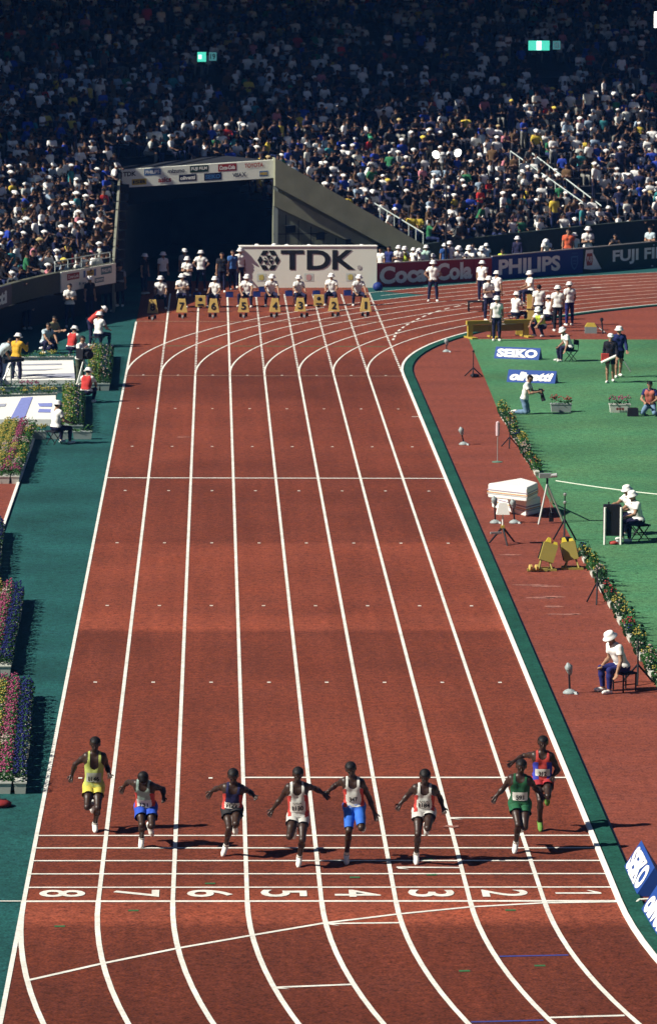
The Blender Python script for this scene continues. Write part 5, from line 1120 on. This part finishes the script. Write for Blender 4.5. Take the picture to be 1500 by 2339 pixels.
P_STAND = [  # px, py (feet), pose, turn, label, options
 (548, 658, 'stand_b', .3, 'official standing at the left end of the TDK board, white hat', {}),
 (372, 668, 'stand', .5, 'official in the shade of the tunnel mouth, standing apart at the left', {}),
 (428, 676, 'crossed', -.2, 'official with back of the trio in the tunnel shade, nearest of the three', dict(s=.93)),
 (421, 660, 'stand', .3, 'taller man of the trio in the tunnel shade, left one', dict(shirt=mat('dull_grey_shirt', (.34, .36, .38), .8, .1))),
 (459, 664, 'akimbo', math.pi, 'right man of the trio in the tunnel shade, back turned', {}),
 (507, 668, 'stand', 0, 'dark clothed person in the tunnel shade left of the TDK board', dict(shirt=M_BLACKC, hat=None)),
 (531, 662, 'stand', .4, 'person in a blue jacket in the shade by the TDK board', dict(shirt=mat('blue_jacket_cloth', (.05, .13, .34), .8, .1), hat=None)),
 (988, 689, 'akimbo', 0, 'official standing alone on the bend in front of the red board', {}),
 (1099, 690, 'stand', 2.6, 'official standing behind the low black bench, back turned', {}),
 (1132, 716, 'stand', math.pi*.8, 'official in dark trousers at the left end of the blue board', {}),
 (1114, 733, 'crossed', .5, 'official in front of the pair by the bench, facing the grass', dict(s=1.0)),
 (1133, 779, 'stand', 0, 'official standing on the grass before the yellow barrier, red badge', dict(s=.96)),
 (1272, 757, 'stand', math.pi, 'official seen from behind in the middle of the judges, tall', dict(trousers=M_BLACKC, s=1.0)),
 (1299, 744, 'stand_b', math.pi*1.1, 'rightmost judge of the group on the bend, navy trousers', dict(trousers=mat('blue_trousers_cloth', (.014, .018, .12), .8, .2))),
 (1229, 750, 'stand', math.pi, 'bareheaded helper with black hair among the judges', dict(hat=None)),
 (1248, 742, 'squat', math.pi*.9, 'judge crouching behind the lime vested helper', {}),
 (1392, 874, 'walk', -.1, 'walker in a dark jacket and shorts on the grass, carrying a red and white bag', dict(shirt=M_BLACKC, sleeve=1.9, legs=.55, trousers=M_BLACKC, kind='cap')),
 (1411, 862, 'walk', .1, 'walker in a blue and black jacket, right of the pair on the grass', dict(shirt=mat('blue_black_jacket', (.012, .02, .10), .8, .5, 4), sleeve=1.9, legs=.55, trousers=M_BLACKC, s=1.02)),
 (1196, 946, 'kneel', 1.25, 'kneeling photographer in a white shirt and jeans facing right', dict(hat=None, trousers=mat('blue_denim', (.13, .22, .33), .85, .2, 10))),
 (1483, 949, 'kneel_low', -.25, 'kneeling photographer at the right edge in jeans and red top', dict(hat=None, shirt=mat('navy_sleeve_cloth', (.015, .02, .11), .8, .2), vest=mat('red_white_bib_cloth', (.48, .14, .10), .8, .5, 8), trousers=mat('blue_denim', (.13, .22, .33), .85, .2, 10))),
 (38, 876, 'shoot', 2.6, 'photographer in a yellow jacket behind a silver tripod by the white sheets', dict(shirt=mat('yellow_jacket_cloth', (.62, .36, .03), .8, .12), sleeve=1.6)),
 (-4, 872, 'bend', 2.2, 'person in a pale blue shirt cut by the left picture edge', dict(shirt=mat('pale_blue_shirt', (.45, .56, .60), .8, .1), hat=None)),
 (183, 880, 'shoot', .9, 'camera operator in a white sleeved shirt behind a big black camera', dict(trousers=mat('olive_trousers', (.06, .075, .05), .8, .2), hat=None)),
 (206, 790, 'bend', 1.6, 'photographer in red sleeves bending forward near the far planters', dict(shirt=cl('red_jersey', (.45, .05, .04)))),
 (196, 921, 'squat', math.pi*.9, 'crouching photographer in a red vest with a white number ring', dict(shirt=M_WSHIRT, vest=mat('red_vest_cloth', (.46, .035, .03), .8, .12))),
 (163, 818, 'squat', math.pi*.85, 'photographer in a striped red vest squatting behind the far planters', dict(vest=mat('red_vest_cloth', (.46, .035, .03), .8, .12))),
 (103, 806, 'squat', .6, 'photographer crouching at the edge of the shade on the left', dict(shirt=mat('pale_blue_shirt', (.45, .56, .60), .8, .1), hat=None)),
 (118, 800, 'kneel', .8, 'second figure at the edge of the shade, khaki shirt', dict(shirt=mat('khaki_shirt', (.22, .22, .12), .8, .1), hat=None)),
 (62, 752, 'stand', .4, 'dim figure under the left parapet, far left', dict(shirt=mat('dull_grey_shirt', (.34, .36, .38), .8, .1), hat=None)),
 (160, 748, 'crossed', .2, 'dim figure under the left parapet in a pale shirt', dict(hat=None)),
 (205, 730, 'stand', .6, 'dim figure under the sponsor panel of the left parapet', dict(shirt=M_BLACKC)),
 (248, 712, 'crossed', .4, 'pale shirted figure under the right end of the sponsor panel', dict()),
 (275, 700, 'stand', -.3, 'dim figure at the corner of the tunnel wall', dict(shirt=mat('dull_grey_shirt', (.34, .36, .38), .8, .1), hat=None)),
 (330, 672, 'stand', .9, 'dark clothed figure deep in the tunnel shade at the left', dict(shirt=M_BLACKC)),
]
for px, py, po, rz, lab, kw in P_STAND: person(at(px, py), po, rz, lab, **kw)
LIME = mat('lime_vest_cloth', (.52, .66, .07), .8, .12)
person(at(1237, 768), 'squat', -.7, 'helper in a lime vest squatting by the yellow barrier', vest=LIME)
sit(1190, 742, 'judge seated low behind the yellow barrier, back turned', rz=math.pi*.75, pose='sit')
q = at(1214, 733); person(q+np.array([-.02, .25, .66]), 'sit', -1.25, 'judge seated high on the stepped yellow seat', trousers=M_NAVY)
sit(1278, 826, 'official seated on the grass facing left', rz=-1.2, pose='sit_lean', back=True, chair='black chair of the official seated on the grass')
sit(1384, 1582, 'nearest seated official on the red strip, leaning forward', rz=-1.05, pose='sit_lean', back=False, trousers=mat('blue_trousers_cloth', (.014, .018, .12), .8, .2), s=1.0, chair='black chair of the nearest seated official')
sit(1428, 1236, 'official at the black box, right one of two', rz=-1.1, chair='chair of the right official at the black box', pose='sit_reach')
sit(1417, 1222, 'official at the black box, left one half hidden', rz=-1.0, chair='chair of the left official at the black box', pose='sit_reach')
sit(240, 792, 'official in white seated by the shade edge, back turned', rz=2.5, chair='folding stool of the official by the shade edge')
sit(150, 1012, 'official in white seated before the near sheet, back turned', rz=2.3, chair='folding stool before the near white sheet', pose='sit')
# standing and sitting row behind the red board and along the parapet, placed by the top of the head
def headat(px, py, pose, rz, lab, z=1.72, **kw):
    J = fk(**POSE[pose]); s = kw.get('s', .97); hx, hy, hz = J['head']; top = (hz+.13)*s; q = G(px, py, top); c, sn = math.cos(rz), math.sin(rz)
    loc = np.array([q[0]-(c*hx-sn*hy)*s, q[1]-(sn*hx+c*hy)*s, 0.0]); return person(loc, pose, rz, lab, **kw)
ROWP = [(869, 566, 'stand', 'bareheaded man in white at the right end of the TDK board', dict(hat=None)), (888, 562, 'stand', 'man in dark blue beside the TDK board', dict(hat=None, shirt=mat('dark_blue_shirt', (.02, .03, .14), .8, .2))),
 (910, 561, 'crossed', 'white hatted photographer left of the lime vest, behind the red board', {}), (924, 563, 'shoot', 'photographer in a lime vest behind the red board', dict(vest=LIME)), (944, 566, 'stand', 'white hatted man just right of the lime vest', {}),
 (957, 568, 'shoot', 'man aiming a camera behind the middle of the red board', {}), (973, 560, 'stand', 'tall man in pale green shirt behind the red board', dict(shirt=mat('mint_shirt', (.42, .62, .55), .8, .1))), (988, 580, 'squat', 'man sitting low behind the gap in the red lettering', dict(s=1.1)),
 (1015, 556, 'stand', 'man in a blue shirt with white hat behind the red board', dict(shirt=mat('mid_blue_shirt', (.03, .09, .28), .8, .15))), (1026, 551, 'stand_b', 'white hatted man behind the one in blue', {}), (1047, 562, 'crossed', 'man in white standing alone above the red board', {}),
 (1064, 580, 'squat', 'crouching man between two standing ones above the red board', dict(s=1.1)), (1071, 561, 'stand', 'man in bright white left of the close pair above the red board', {}), (1080, 556, 'stand', 'bareheaded man behind the close pair above the red board', dict(hat=None)),
 (1100, 563, 'crossed', 'left man of the close pair at the end of the red board', {}), (1110, 556, 'stand', 'right man of the close pair at the end of the red board', {}),
 (1147, 568, 'shoot', 'bareheaded photographer in lime behind the blue board', dict(hat=None, shirt=LIME)), (1181, 540, 'stand', 'steward in dark navy with a white hat behind the blue board', dict(shirt=M_NAVY, sleeve=1.9)),
 (1246, 546, 'bend', 'person in brilliant white bending over behind the blue board', dict(s=1.1)), (1259, 562, 'squat', 'person in a yellow top crouching beside the bending one', dict(hat=None, shirt=mat('pale_yellow_shirt', (.56, .48, .12), .8, .1), s=1.1)),
 (1297, 522, 'stand', 'man in an orange red shirt behind the join of the boards', dict(hat=None, shirt=mat('orange_red_shirt', (.60, .12, .05), .8, .1))), (1311, 532, 'stand', 'man in white with a white hat beside the orange red shirt', {}), (1342, 518, 'crossed', 'man in white with folded arms above the board emblem', {}),
 (1404, 534, 'shoot', 'man in black behind the dark green board', dict(hat=None, shirt=M_BLACKC)), (1484, 517, 'crossed', 'man in a pale blue shirt above the right end of the green board', dict(hat=None, shirt=mat('pale_blue_shirt', (.45, .56, .60), .8, .1)))]
def behind(q, px, rz, po, lab, **kw):
    """stand (or kneel) someone so that the top of the head is at q; the pose follows from the height"""
    z = q[2]
    if z < 1.02: po = 'squat' if po not in ('bend',) else po
    elif z < 1.42 and po != 'bend': po = 'kneel'
    J = fk(**POSE[po]); hx, hy, hz = J['head']; s = min(1.12, max(.78, z/(hz+.135))); c, sn = math.cos(rz), math.sin(rz); kw['s'] = s
    return person((q[0]-(c*hx-sn*hy)*s, q[1]-(sn*hx+c*hy)*s, 0), po, rz, lab, **kw)
for px, py, po, lab, kw in ROWP:
    kw.pop('s', None); q = onR(px, py, 53.1); behind(q, px, random.uniform(-.5, .5)+(-.2), po, lab, **kw)
for i, (px, py) in enumerate(((587, 558), (626, 557), (655, 559), (692, 561), (706, 559), (825, 559))):
    behind(GY(px, py, 117.6), px, random.uniform(-.4, .4), 'stand', '%s white hat showing over the top of the TDK board' % ORD[i], group='white hats over the TDK board')
# cameras, poles and other held things
def held(name, parts, label, cat, loc):
    t = thing(name, loc, label, cat)
    for nm, mb, m_ in parts:
        mb.build(nm, m_, t)
    return t
q = at(1196, 946); held('camera', [('body', MB().box((.52, -.14, .78), (.14, .16, .14)), M_DARK), ('lens', MB().tube((.54, -.16, .76), (.62, -.22, .46), .05, .07), M_DARK)], 'black camera held by the photographer kneeling on the grass', 'camera', q)
q = at(1392, 874); held('shoulder_bag', [('bag', MB().box((-.20, -.12, .88), (.26, .2, .30)), cl('red_jersey', (.45, .05, .04))), ('strap', MB().tube((-.34, -.24, .72), (.22, -.22, .98), .05), WHITE)], 'red bag with a white strap carried by the dark jacketed walker', 'bag', q)
q = at(1416, 862); held('cane', [('shaft', MB().tube((.08, -.1, .62), (.34, -.15, .22), .018), M_STEEL), ('grip', MB().tube((.05, -.1, .66), (.09, -.1, .60), .026), M_DARK)], 'white stick in the hand of the right walker', 'stick', q)
AL = mat('aluminium_tube', (.62, .64, .60), .35, .05, metal=.3)
def cam_tripod(px, py, h, label, big=True, rz=0.0):
    t = thing('camera_tripod', at(px, py), label, 'tripod', None, rz)
    for k in range(3):
        a = 3.6+k*2.094; MB().tube((0, 0, h), (.45*math.cos(a), .45*math.sin(a), 0), .024, .028).build('leg', AL, t)
    if big:
        c = MB().box((0, 0, h+.20), (.34, .52, .34)); c.box((0, .30, h+.24), (.22, .12, .22)); c.build('camera_body', M_DARK, t)
        MB().tube((0, -.26, h+.20), (0, -.5, h+.20), .10, .13, 12).build('lens', M_DARK, t); MB().box((.06, -.05, h+.385), (.3, .10, .03)).build('label_strip', M_STEEL, t); MB().tube((.1, .3, h+.05), (.3, .6, h-.1), .015).build('pan_handle', M_DARK, t)
    else:
        MB().tube((0, .2, h+.10), (0, -.5, h+.12), .05, .07, 12).build('lens', M_DARK, t); MB().box((0, .25, h+.10), (.16, .12, .14)).build('camera_body', M_DARK, t)
    return t
cam_tripod(192, 884, .95, 'big black television camera on a silver tripod by the far white sheet', True, .5)
cam_tripod(26, 884, .80, 'silver tripod with a long lens before the yellow jacket', False, 2.2)
q = at(112, 806); held('photo_tripod', [('leg', MB().tube((0, 0, .8), (.25, -.1, 0), .02), M_DARK), ('leg', MB().tube((0, 0, .8), (-.2, -.12, 0), .02), M_DARK), ('camera', MB().box((0, -.05, .86), (.2, .3, .16)), M_DARK)], 'dark tripod with a camera at the edge of the shade', 'tripod', q)
# black box on white legs in front of the two seated officials
q = at(1397, 1243); t = thing('black_box_table', q, 'black box on two white legs before the two seated officials', 'table')
MB().box((0, .05, .62), (.46, .30, .78)).build('box', M_DARK, t)
for sx in (-.21, .21): MB().tube((sx, -.12, 0), (sx, -.12, .98), .03).build('leg', WHITE, t)
MB().box((0, .05, 1.02), (.42, .2, .02)).tube((-.1, .05, 1.02), (-.1, .05, 1.10), .02).build('top_plate', M_DARK, t)
q = at(1400, 1243); t = thing('cable_bundle', q+np.array([0, -.05, 0]), 'red and white cable bundle on the grass under the black box', 'cable'); MB().lathe([(.05, 0), (.13, .02), (.12, .07), (.03, .10)], (0, 0, 0), 10).build('bundle', mat('red_cable', (.35, .05, .04), .7, .3, 20), t, True); MB().lathe([(.02, 0), (.07, .03), (.06, .11), (0, .14)], (.10, .02, 0), 10).build('connector', M_PLAST, t, True)
# ------------------------------------------------------------------ the crowd
WORDS = ORD+['thirty-third', 'thirty-fourth', 'thirty-fifth', 'thirty-sixth', 'thirty-seventh', 'thirty-eighth', 'thirty-ninth', 'fortieth']
def ordw(n):
    if n < len(WORDS): return WORDS[n]
    tens = {4: 'forty', 5: 'fifty', 6: 'sixty', 7: 'seventy', 8: 'eighty', 9: 'ninety'}; d = (n+1)//10; u = (n+1) % 10
    return tens[d]+'-'+ORD[u-1] if u else tens[d][:-1]+'ieth'
mc = bpy.data.materials.new('crowd_clothing'); mc.use_nodes = True; n_ = mc.node_tree.nodes; l_ = mc.node_tree.links
an_ = n_.new('ShaderNodeAttribute'); an_.attribute_name = 'cloth'; pb = n_['Principled BSDF']; pb.inputs['Roughness'].default_value = .85; pb.inputs['Specular IOR Level'].default_value = .15
nz_ = n_.new('ShaderNodeTexNoise'); nz_.inputs['Scale'].default_value = 9; ge_ = n_.new('ShaderNodeNewGeometry'); l_.new(ge_.outputs['Position'], nz_.inputs['Vector'])
mr_ = n_.new('ShaderNodeMapRange'); mr_.inputs[3].default_value = .7; mr_.inputs[4].default_value = 1.25; l_.new(nz_.outputs[0], mr_.inputs[0])
vm_ = n_.new('ShaderNodeVectorMath'); vm_.operation = 'SCALE'; l_.new(an_.outputs['Color'], vm_.inputs[0]); l_.new(mr_.outputs[0], vm_.inputs['Scale']); l_.new(vm_.outputs[0], pb.inputs['Base Color'])
POSE['sit_up'] = dict(torso=(.06, -.02, 1), armR=((-.35, -.5, -1), (.75, -.6, .2)), armL=((.35, -.5, -1), (-.75, -.6, .1)), legR=((-.12, -1, -.05), (0, .05, -1)), legL=((.12, -1, -.05), (0, .05, -1)))
POSE['sit_shade'] = dict(torso=(-.05, -.05, 1), armR=((-.6, -.5, -.3), (.4, -.4, .9)), armL=((.3, -.4, -1), (-.3, -.9, -.1)), legR=((-.2, -1, -.05), (0, .1, -1)), legL=((.1, -1, -.05), (0, .05, -1)), face=(.4, -1, 0))
POSE['sit_back'] = dict(torso=(.03, .16, 1), armR=((-.4, .1, -1), (.3, -.8, -.5)), armL=((.4, .1, -1), (-.3, -.8, -.5)), legR=((-.2, -1, -.05), (0, -.1, -1)), legL=((.2, -1, -.05), (0, .1, -1)), face=(-.3, -1, 0))
def template(pose, hat, h):
    B = figure(fk(**POSE[pose]), 1.0, h, .026); V, F, lab = B['V'], B['F'], B['lab'].copy()
    cat_ = np.zeros(len(V), int)                       # 0 skin 1 shirt 2 trousers 3 hair/hat 4 shoe
    cat_[np.isin(lab, ['torso', 'neck']) & (B['v'] < 1.02)] = 1
    for S_ in 'RL':
        cat_[(lab == 'arm'+S_) & (B['T']['arm'+S_] < .8)] = 1; cat_[np.isin(lab, ['thigh'+S_, 'shank'+S_])] = 2; cat_[lab == 'foot'+S_] = 4
    cat_[lab == 'pelvis'] = 2
    hm = (lab == 'head') & ((B['hh'] > .035) | ((B['hb'] < -.01) & (B['hh'] > -.07))); cat_[hm] = 3
    if hat:
        V = V.copy(); rel = V-B['J']['head']; m_ = (lab == 'head') & (B['hh'] > .02)
        V[m_] += B['hu']*.035+unit(B['hu'])*0+(rel[m_]-np.outer(rel[m_]@B['hu'], B['hu']))*.30
        r2 = (lab == 'head') & (B['hh'] > .0) & (B['hh'] < .055); V[r2] += (rel[r2]-np.outer(rel[r2]@B['hu'], B['hu']))*.45
    V = V+B['N']*.010*((cat_ == 1) | (cat_ == 2))[:, None]
    return V, F, cat_
TPL = {}
for po in ('sit', 'sit_up', 'sit_shade', 'sit_back', 'sit_lean', 'stand', 'crossed', 'sit_reach'):
    for hat in (0, 1): TPL[po, hat, 0] = template(po, hat, .034); TPL[po, hat, 1] = template(po, hat, .055)
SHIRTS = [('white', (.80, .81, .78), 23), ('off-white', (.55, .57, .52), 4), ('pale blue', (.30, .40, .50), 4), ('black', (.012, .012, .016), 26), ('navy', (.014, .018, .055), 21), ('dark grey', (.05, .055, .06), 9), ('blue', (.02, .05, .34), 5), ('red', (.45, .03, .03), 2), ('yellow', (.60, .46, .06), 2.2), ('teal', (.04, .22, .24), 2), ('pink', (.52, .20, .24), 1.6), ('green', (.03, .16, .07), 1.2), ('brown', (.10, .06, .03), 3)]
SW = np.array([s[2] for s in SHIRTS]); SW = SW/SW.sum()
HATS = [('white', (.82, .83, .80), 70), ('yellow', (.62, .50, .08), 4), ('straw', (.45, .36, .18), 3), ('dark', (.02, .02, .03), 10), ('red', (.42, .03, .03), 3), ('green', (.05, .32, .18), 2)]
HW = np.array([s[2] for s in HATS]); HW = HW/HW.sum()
ai = [oncone(*p)[:2] for p in ((1165, 345), (1330, 462), (1215, 350), (1372, 470))]; s0, s1 = (ai[0]+ai[2])/2, (ai[1]+ai[3])/2
s0e, s1e = s0+(s0-s1)*2.5, s1+(s1-s0)*.5; h0a, h0b = oncone(835, 452)[:2], oncone(966, 532)[:2]
def seg2(p, a, b): t = np.clip(((p-a)@(b-a))/((b-a)@(b-a)), 0, 1); return np.linalg.norm(p-a-t*(b-a))
signs = [np.array(o.location[:2]) for o in COL.objects if o.name.startswith(('exit_sign', 'block_number', 'flood_lamp'))]
seats = []
for i in range(NR-1):
    R = RS+.55+RW*i; z = 1.15+RH*i; na = int((A1-A0)*R/.50); off = rng.random()
    for j in range(na):
        a = A0+(j+off+rng.uniform(-.14, .14))*.50/R; p = pt(CF, R, a); px, py = proj((*p, z+.8))
        if not (-40 < px < 1540 and py > -70 and p[1] > 70): continue
        if i < 16 and inpoly(p, TPOLY) or rng.random() > (.82 if i > 1 else .75): continue
        if i < 13 and (seg2(p, TL0[:2], TL1[:2]) < .35 or seg2(p, TR0[:2], TR1[:2]) < .95 or seg2(p, TLB, TRB) < .45): continue
        if p[0] > 10 and (seg2(p, s0e, s1e) < .55 or seg2(p, h0a, h0b) < .30): continue
        if any(np.linalg.norm(p-s_) < .75 for s_ in signs) or any(0 < (p-s_)@unit(CAMP[:2]-s_) < 2.6 and abs(np.cross(unit(CAMP[:2]-s_), p-s_)) < .7 for s_ in signs): continue
        seats.append((p, z, a, i, px, py))
vis = [s for s in seats if -8 < s[4] < 1508 and s[5] > -5]
near = sorted(range(len(seats)), key=lambda k: (0 if (-8 < seats[k][4] < 1508 and seats[k][5] > 0) else 1, np.linalg.norm(np.array([*seats[k][0], seats[k][1]])-CAMP)))[:300]
nearset = set(near); bulkV, bulkF, bulkC = [], [], []; cnt = {}; nv = 0
order = sorted(range(len(seats)), key=lambda k: (seats[k][3], seats[k][2] if seats[k][2] > (aL+aR)/2 else -seats[k][2]))
def crowd_mesh(name, V, F, C):
    me = arr_mesh(name, V, F); at_ = me.attributes.new('cloth', 'FLOAT_COLOR', 'POINT')
    at_.data.foreach_set('color', np.concatenate([C, np.ones((len(C), 1))], 1).astype(np.float32).ravel()); me.materials.append(mc); return me
for k in order:
    p, z, a, row_, px, py = seats[k]; left = a > (aL+aR)/2
    r_ = rng.random(); po = rng.choice(['sit', 'sit_up', 'sit_shade', 'sit_back', 'sit_lean', 'stand', 'crossed', 'sit_reach'], p=[.22, .20, .15, .15, .15, .03, .03, .07])
    hp_ = .24 if row_ < 12 else .10; hat = int(rng.random() < hp_); si = rng.choice(len(SHIRTS), p=SW); hi_ = rng.choice(len(HATS), p=HW)  # fewer pale hats in the upper rows, standing in for deeper shade there
    V, F, cat_ = TPL[po, hat, 0 if k in nearset else 1]; s = rng.uniform(.86, 1.06); th = a-math.pi/2*0
    d = -np.array([math.cos(a), math.sin(a)]); th = math.atan2(d[0], -d[1])+rng.normal(0, .4)
    c, sn = math.cos(th), math.sin(th)
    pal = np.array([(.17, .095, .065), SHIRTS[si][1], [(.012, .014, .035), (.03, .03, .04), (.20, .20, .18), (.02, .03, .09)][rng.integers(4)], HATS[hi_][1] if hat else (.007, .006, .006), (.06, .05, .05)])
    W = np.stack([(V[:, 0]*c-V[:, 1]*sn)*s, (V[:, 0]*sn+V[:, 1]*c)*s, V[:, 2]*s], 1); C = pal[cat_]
    side = 'left' if left else 'right'; key = (side, row_)
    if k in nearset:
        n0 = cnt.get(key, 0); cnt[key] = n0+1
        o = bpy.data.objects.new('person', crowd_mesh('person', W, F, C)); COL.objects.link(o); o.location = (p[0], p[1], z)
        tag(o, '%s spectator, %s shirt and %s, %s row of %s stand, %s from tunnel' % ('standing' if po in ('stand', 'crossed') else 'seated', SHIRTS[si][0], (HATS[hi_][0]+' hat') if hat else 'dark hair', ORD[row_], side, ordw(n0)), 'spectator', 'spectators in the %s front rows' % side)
    else:
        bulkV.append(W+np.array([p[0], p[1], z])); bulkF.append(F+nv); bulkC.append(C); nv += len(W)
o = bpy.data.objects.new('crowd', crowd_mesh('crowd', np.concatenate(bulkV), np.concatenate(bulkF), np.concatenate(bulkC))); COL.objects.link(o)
tag(o, 'dense far crowd filling the upper rows of the grandstand', 'crowd', None, 'stuff')
print('SEATS', len(seats), len(vis), 'bulk verts', nv)
# ------------------------------------------------------------------ thin blue haze, added to lift the distant darks towards navy
hz = MB().box((50, 100, 32), (920, 820, 66)); HAZE = .00015; ho = hz.build('haze', None); tag(ho, kind='stuff')
hm_ = bpy.data.materials.new('added_haze_air'); hm_.use_nodes = True; hn = hm_.node_tree.nodes; hn.remove(hn['Principled BSDF'])
pv = hn.new('ShaderNodeVolumePrincipled'); pv.inputs['Density'].default_value = HAZE; pv.inputs['Color'].default_value = (.10, .34, 1.0, 1); pv.inputs['Anisotropy'].default_value = 0.0
hm_.node_tree.links.new(pv.outputs[0], hn['Material Output'].inputs['Volume']); ho.data.materials.append(hm_)
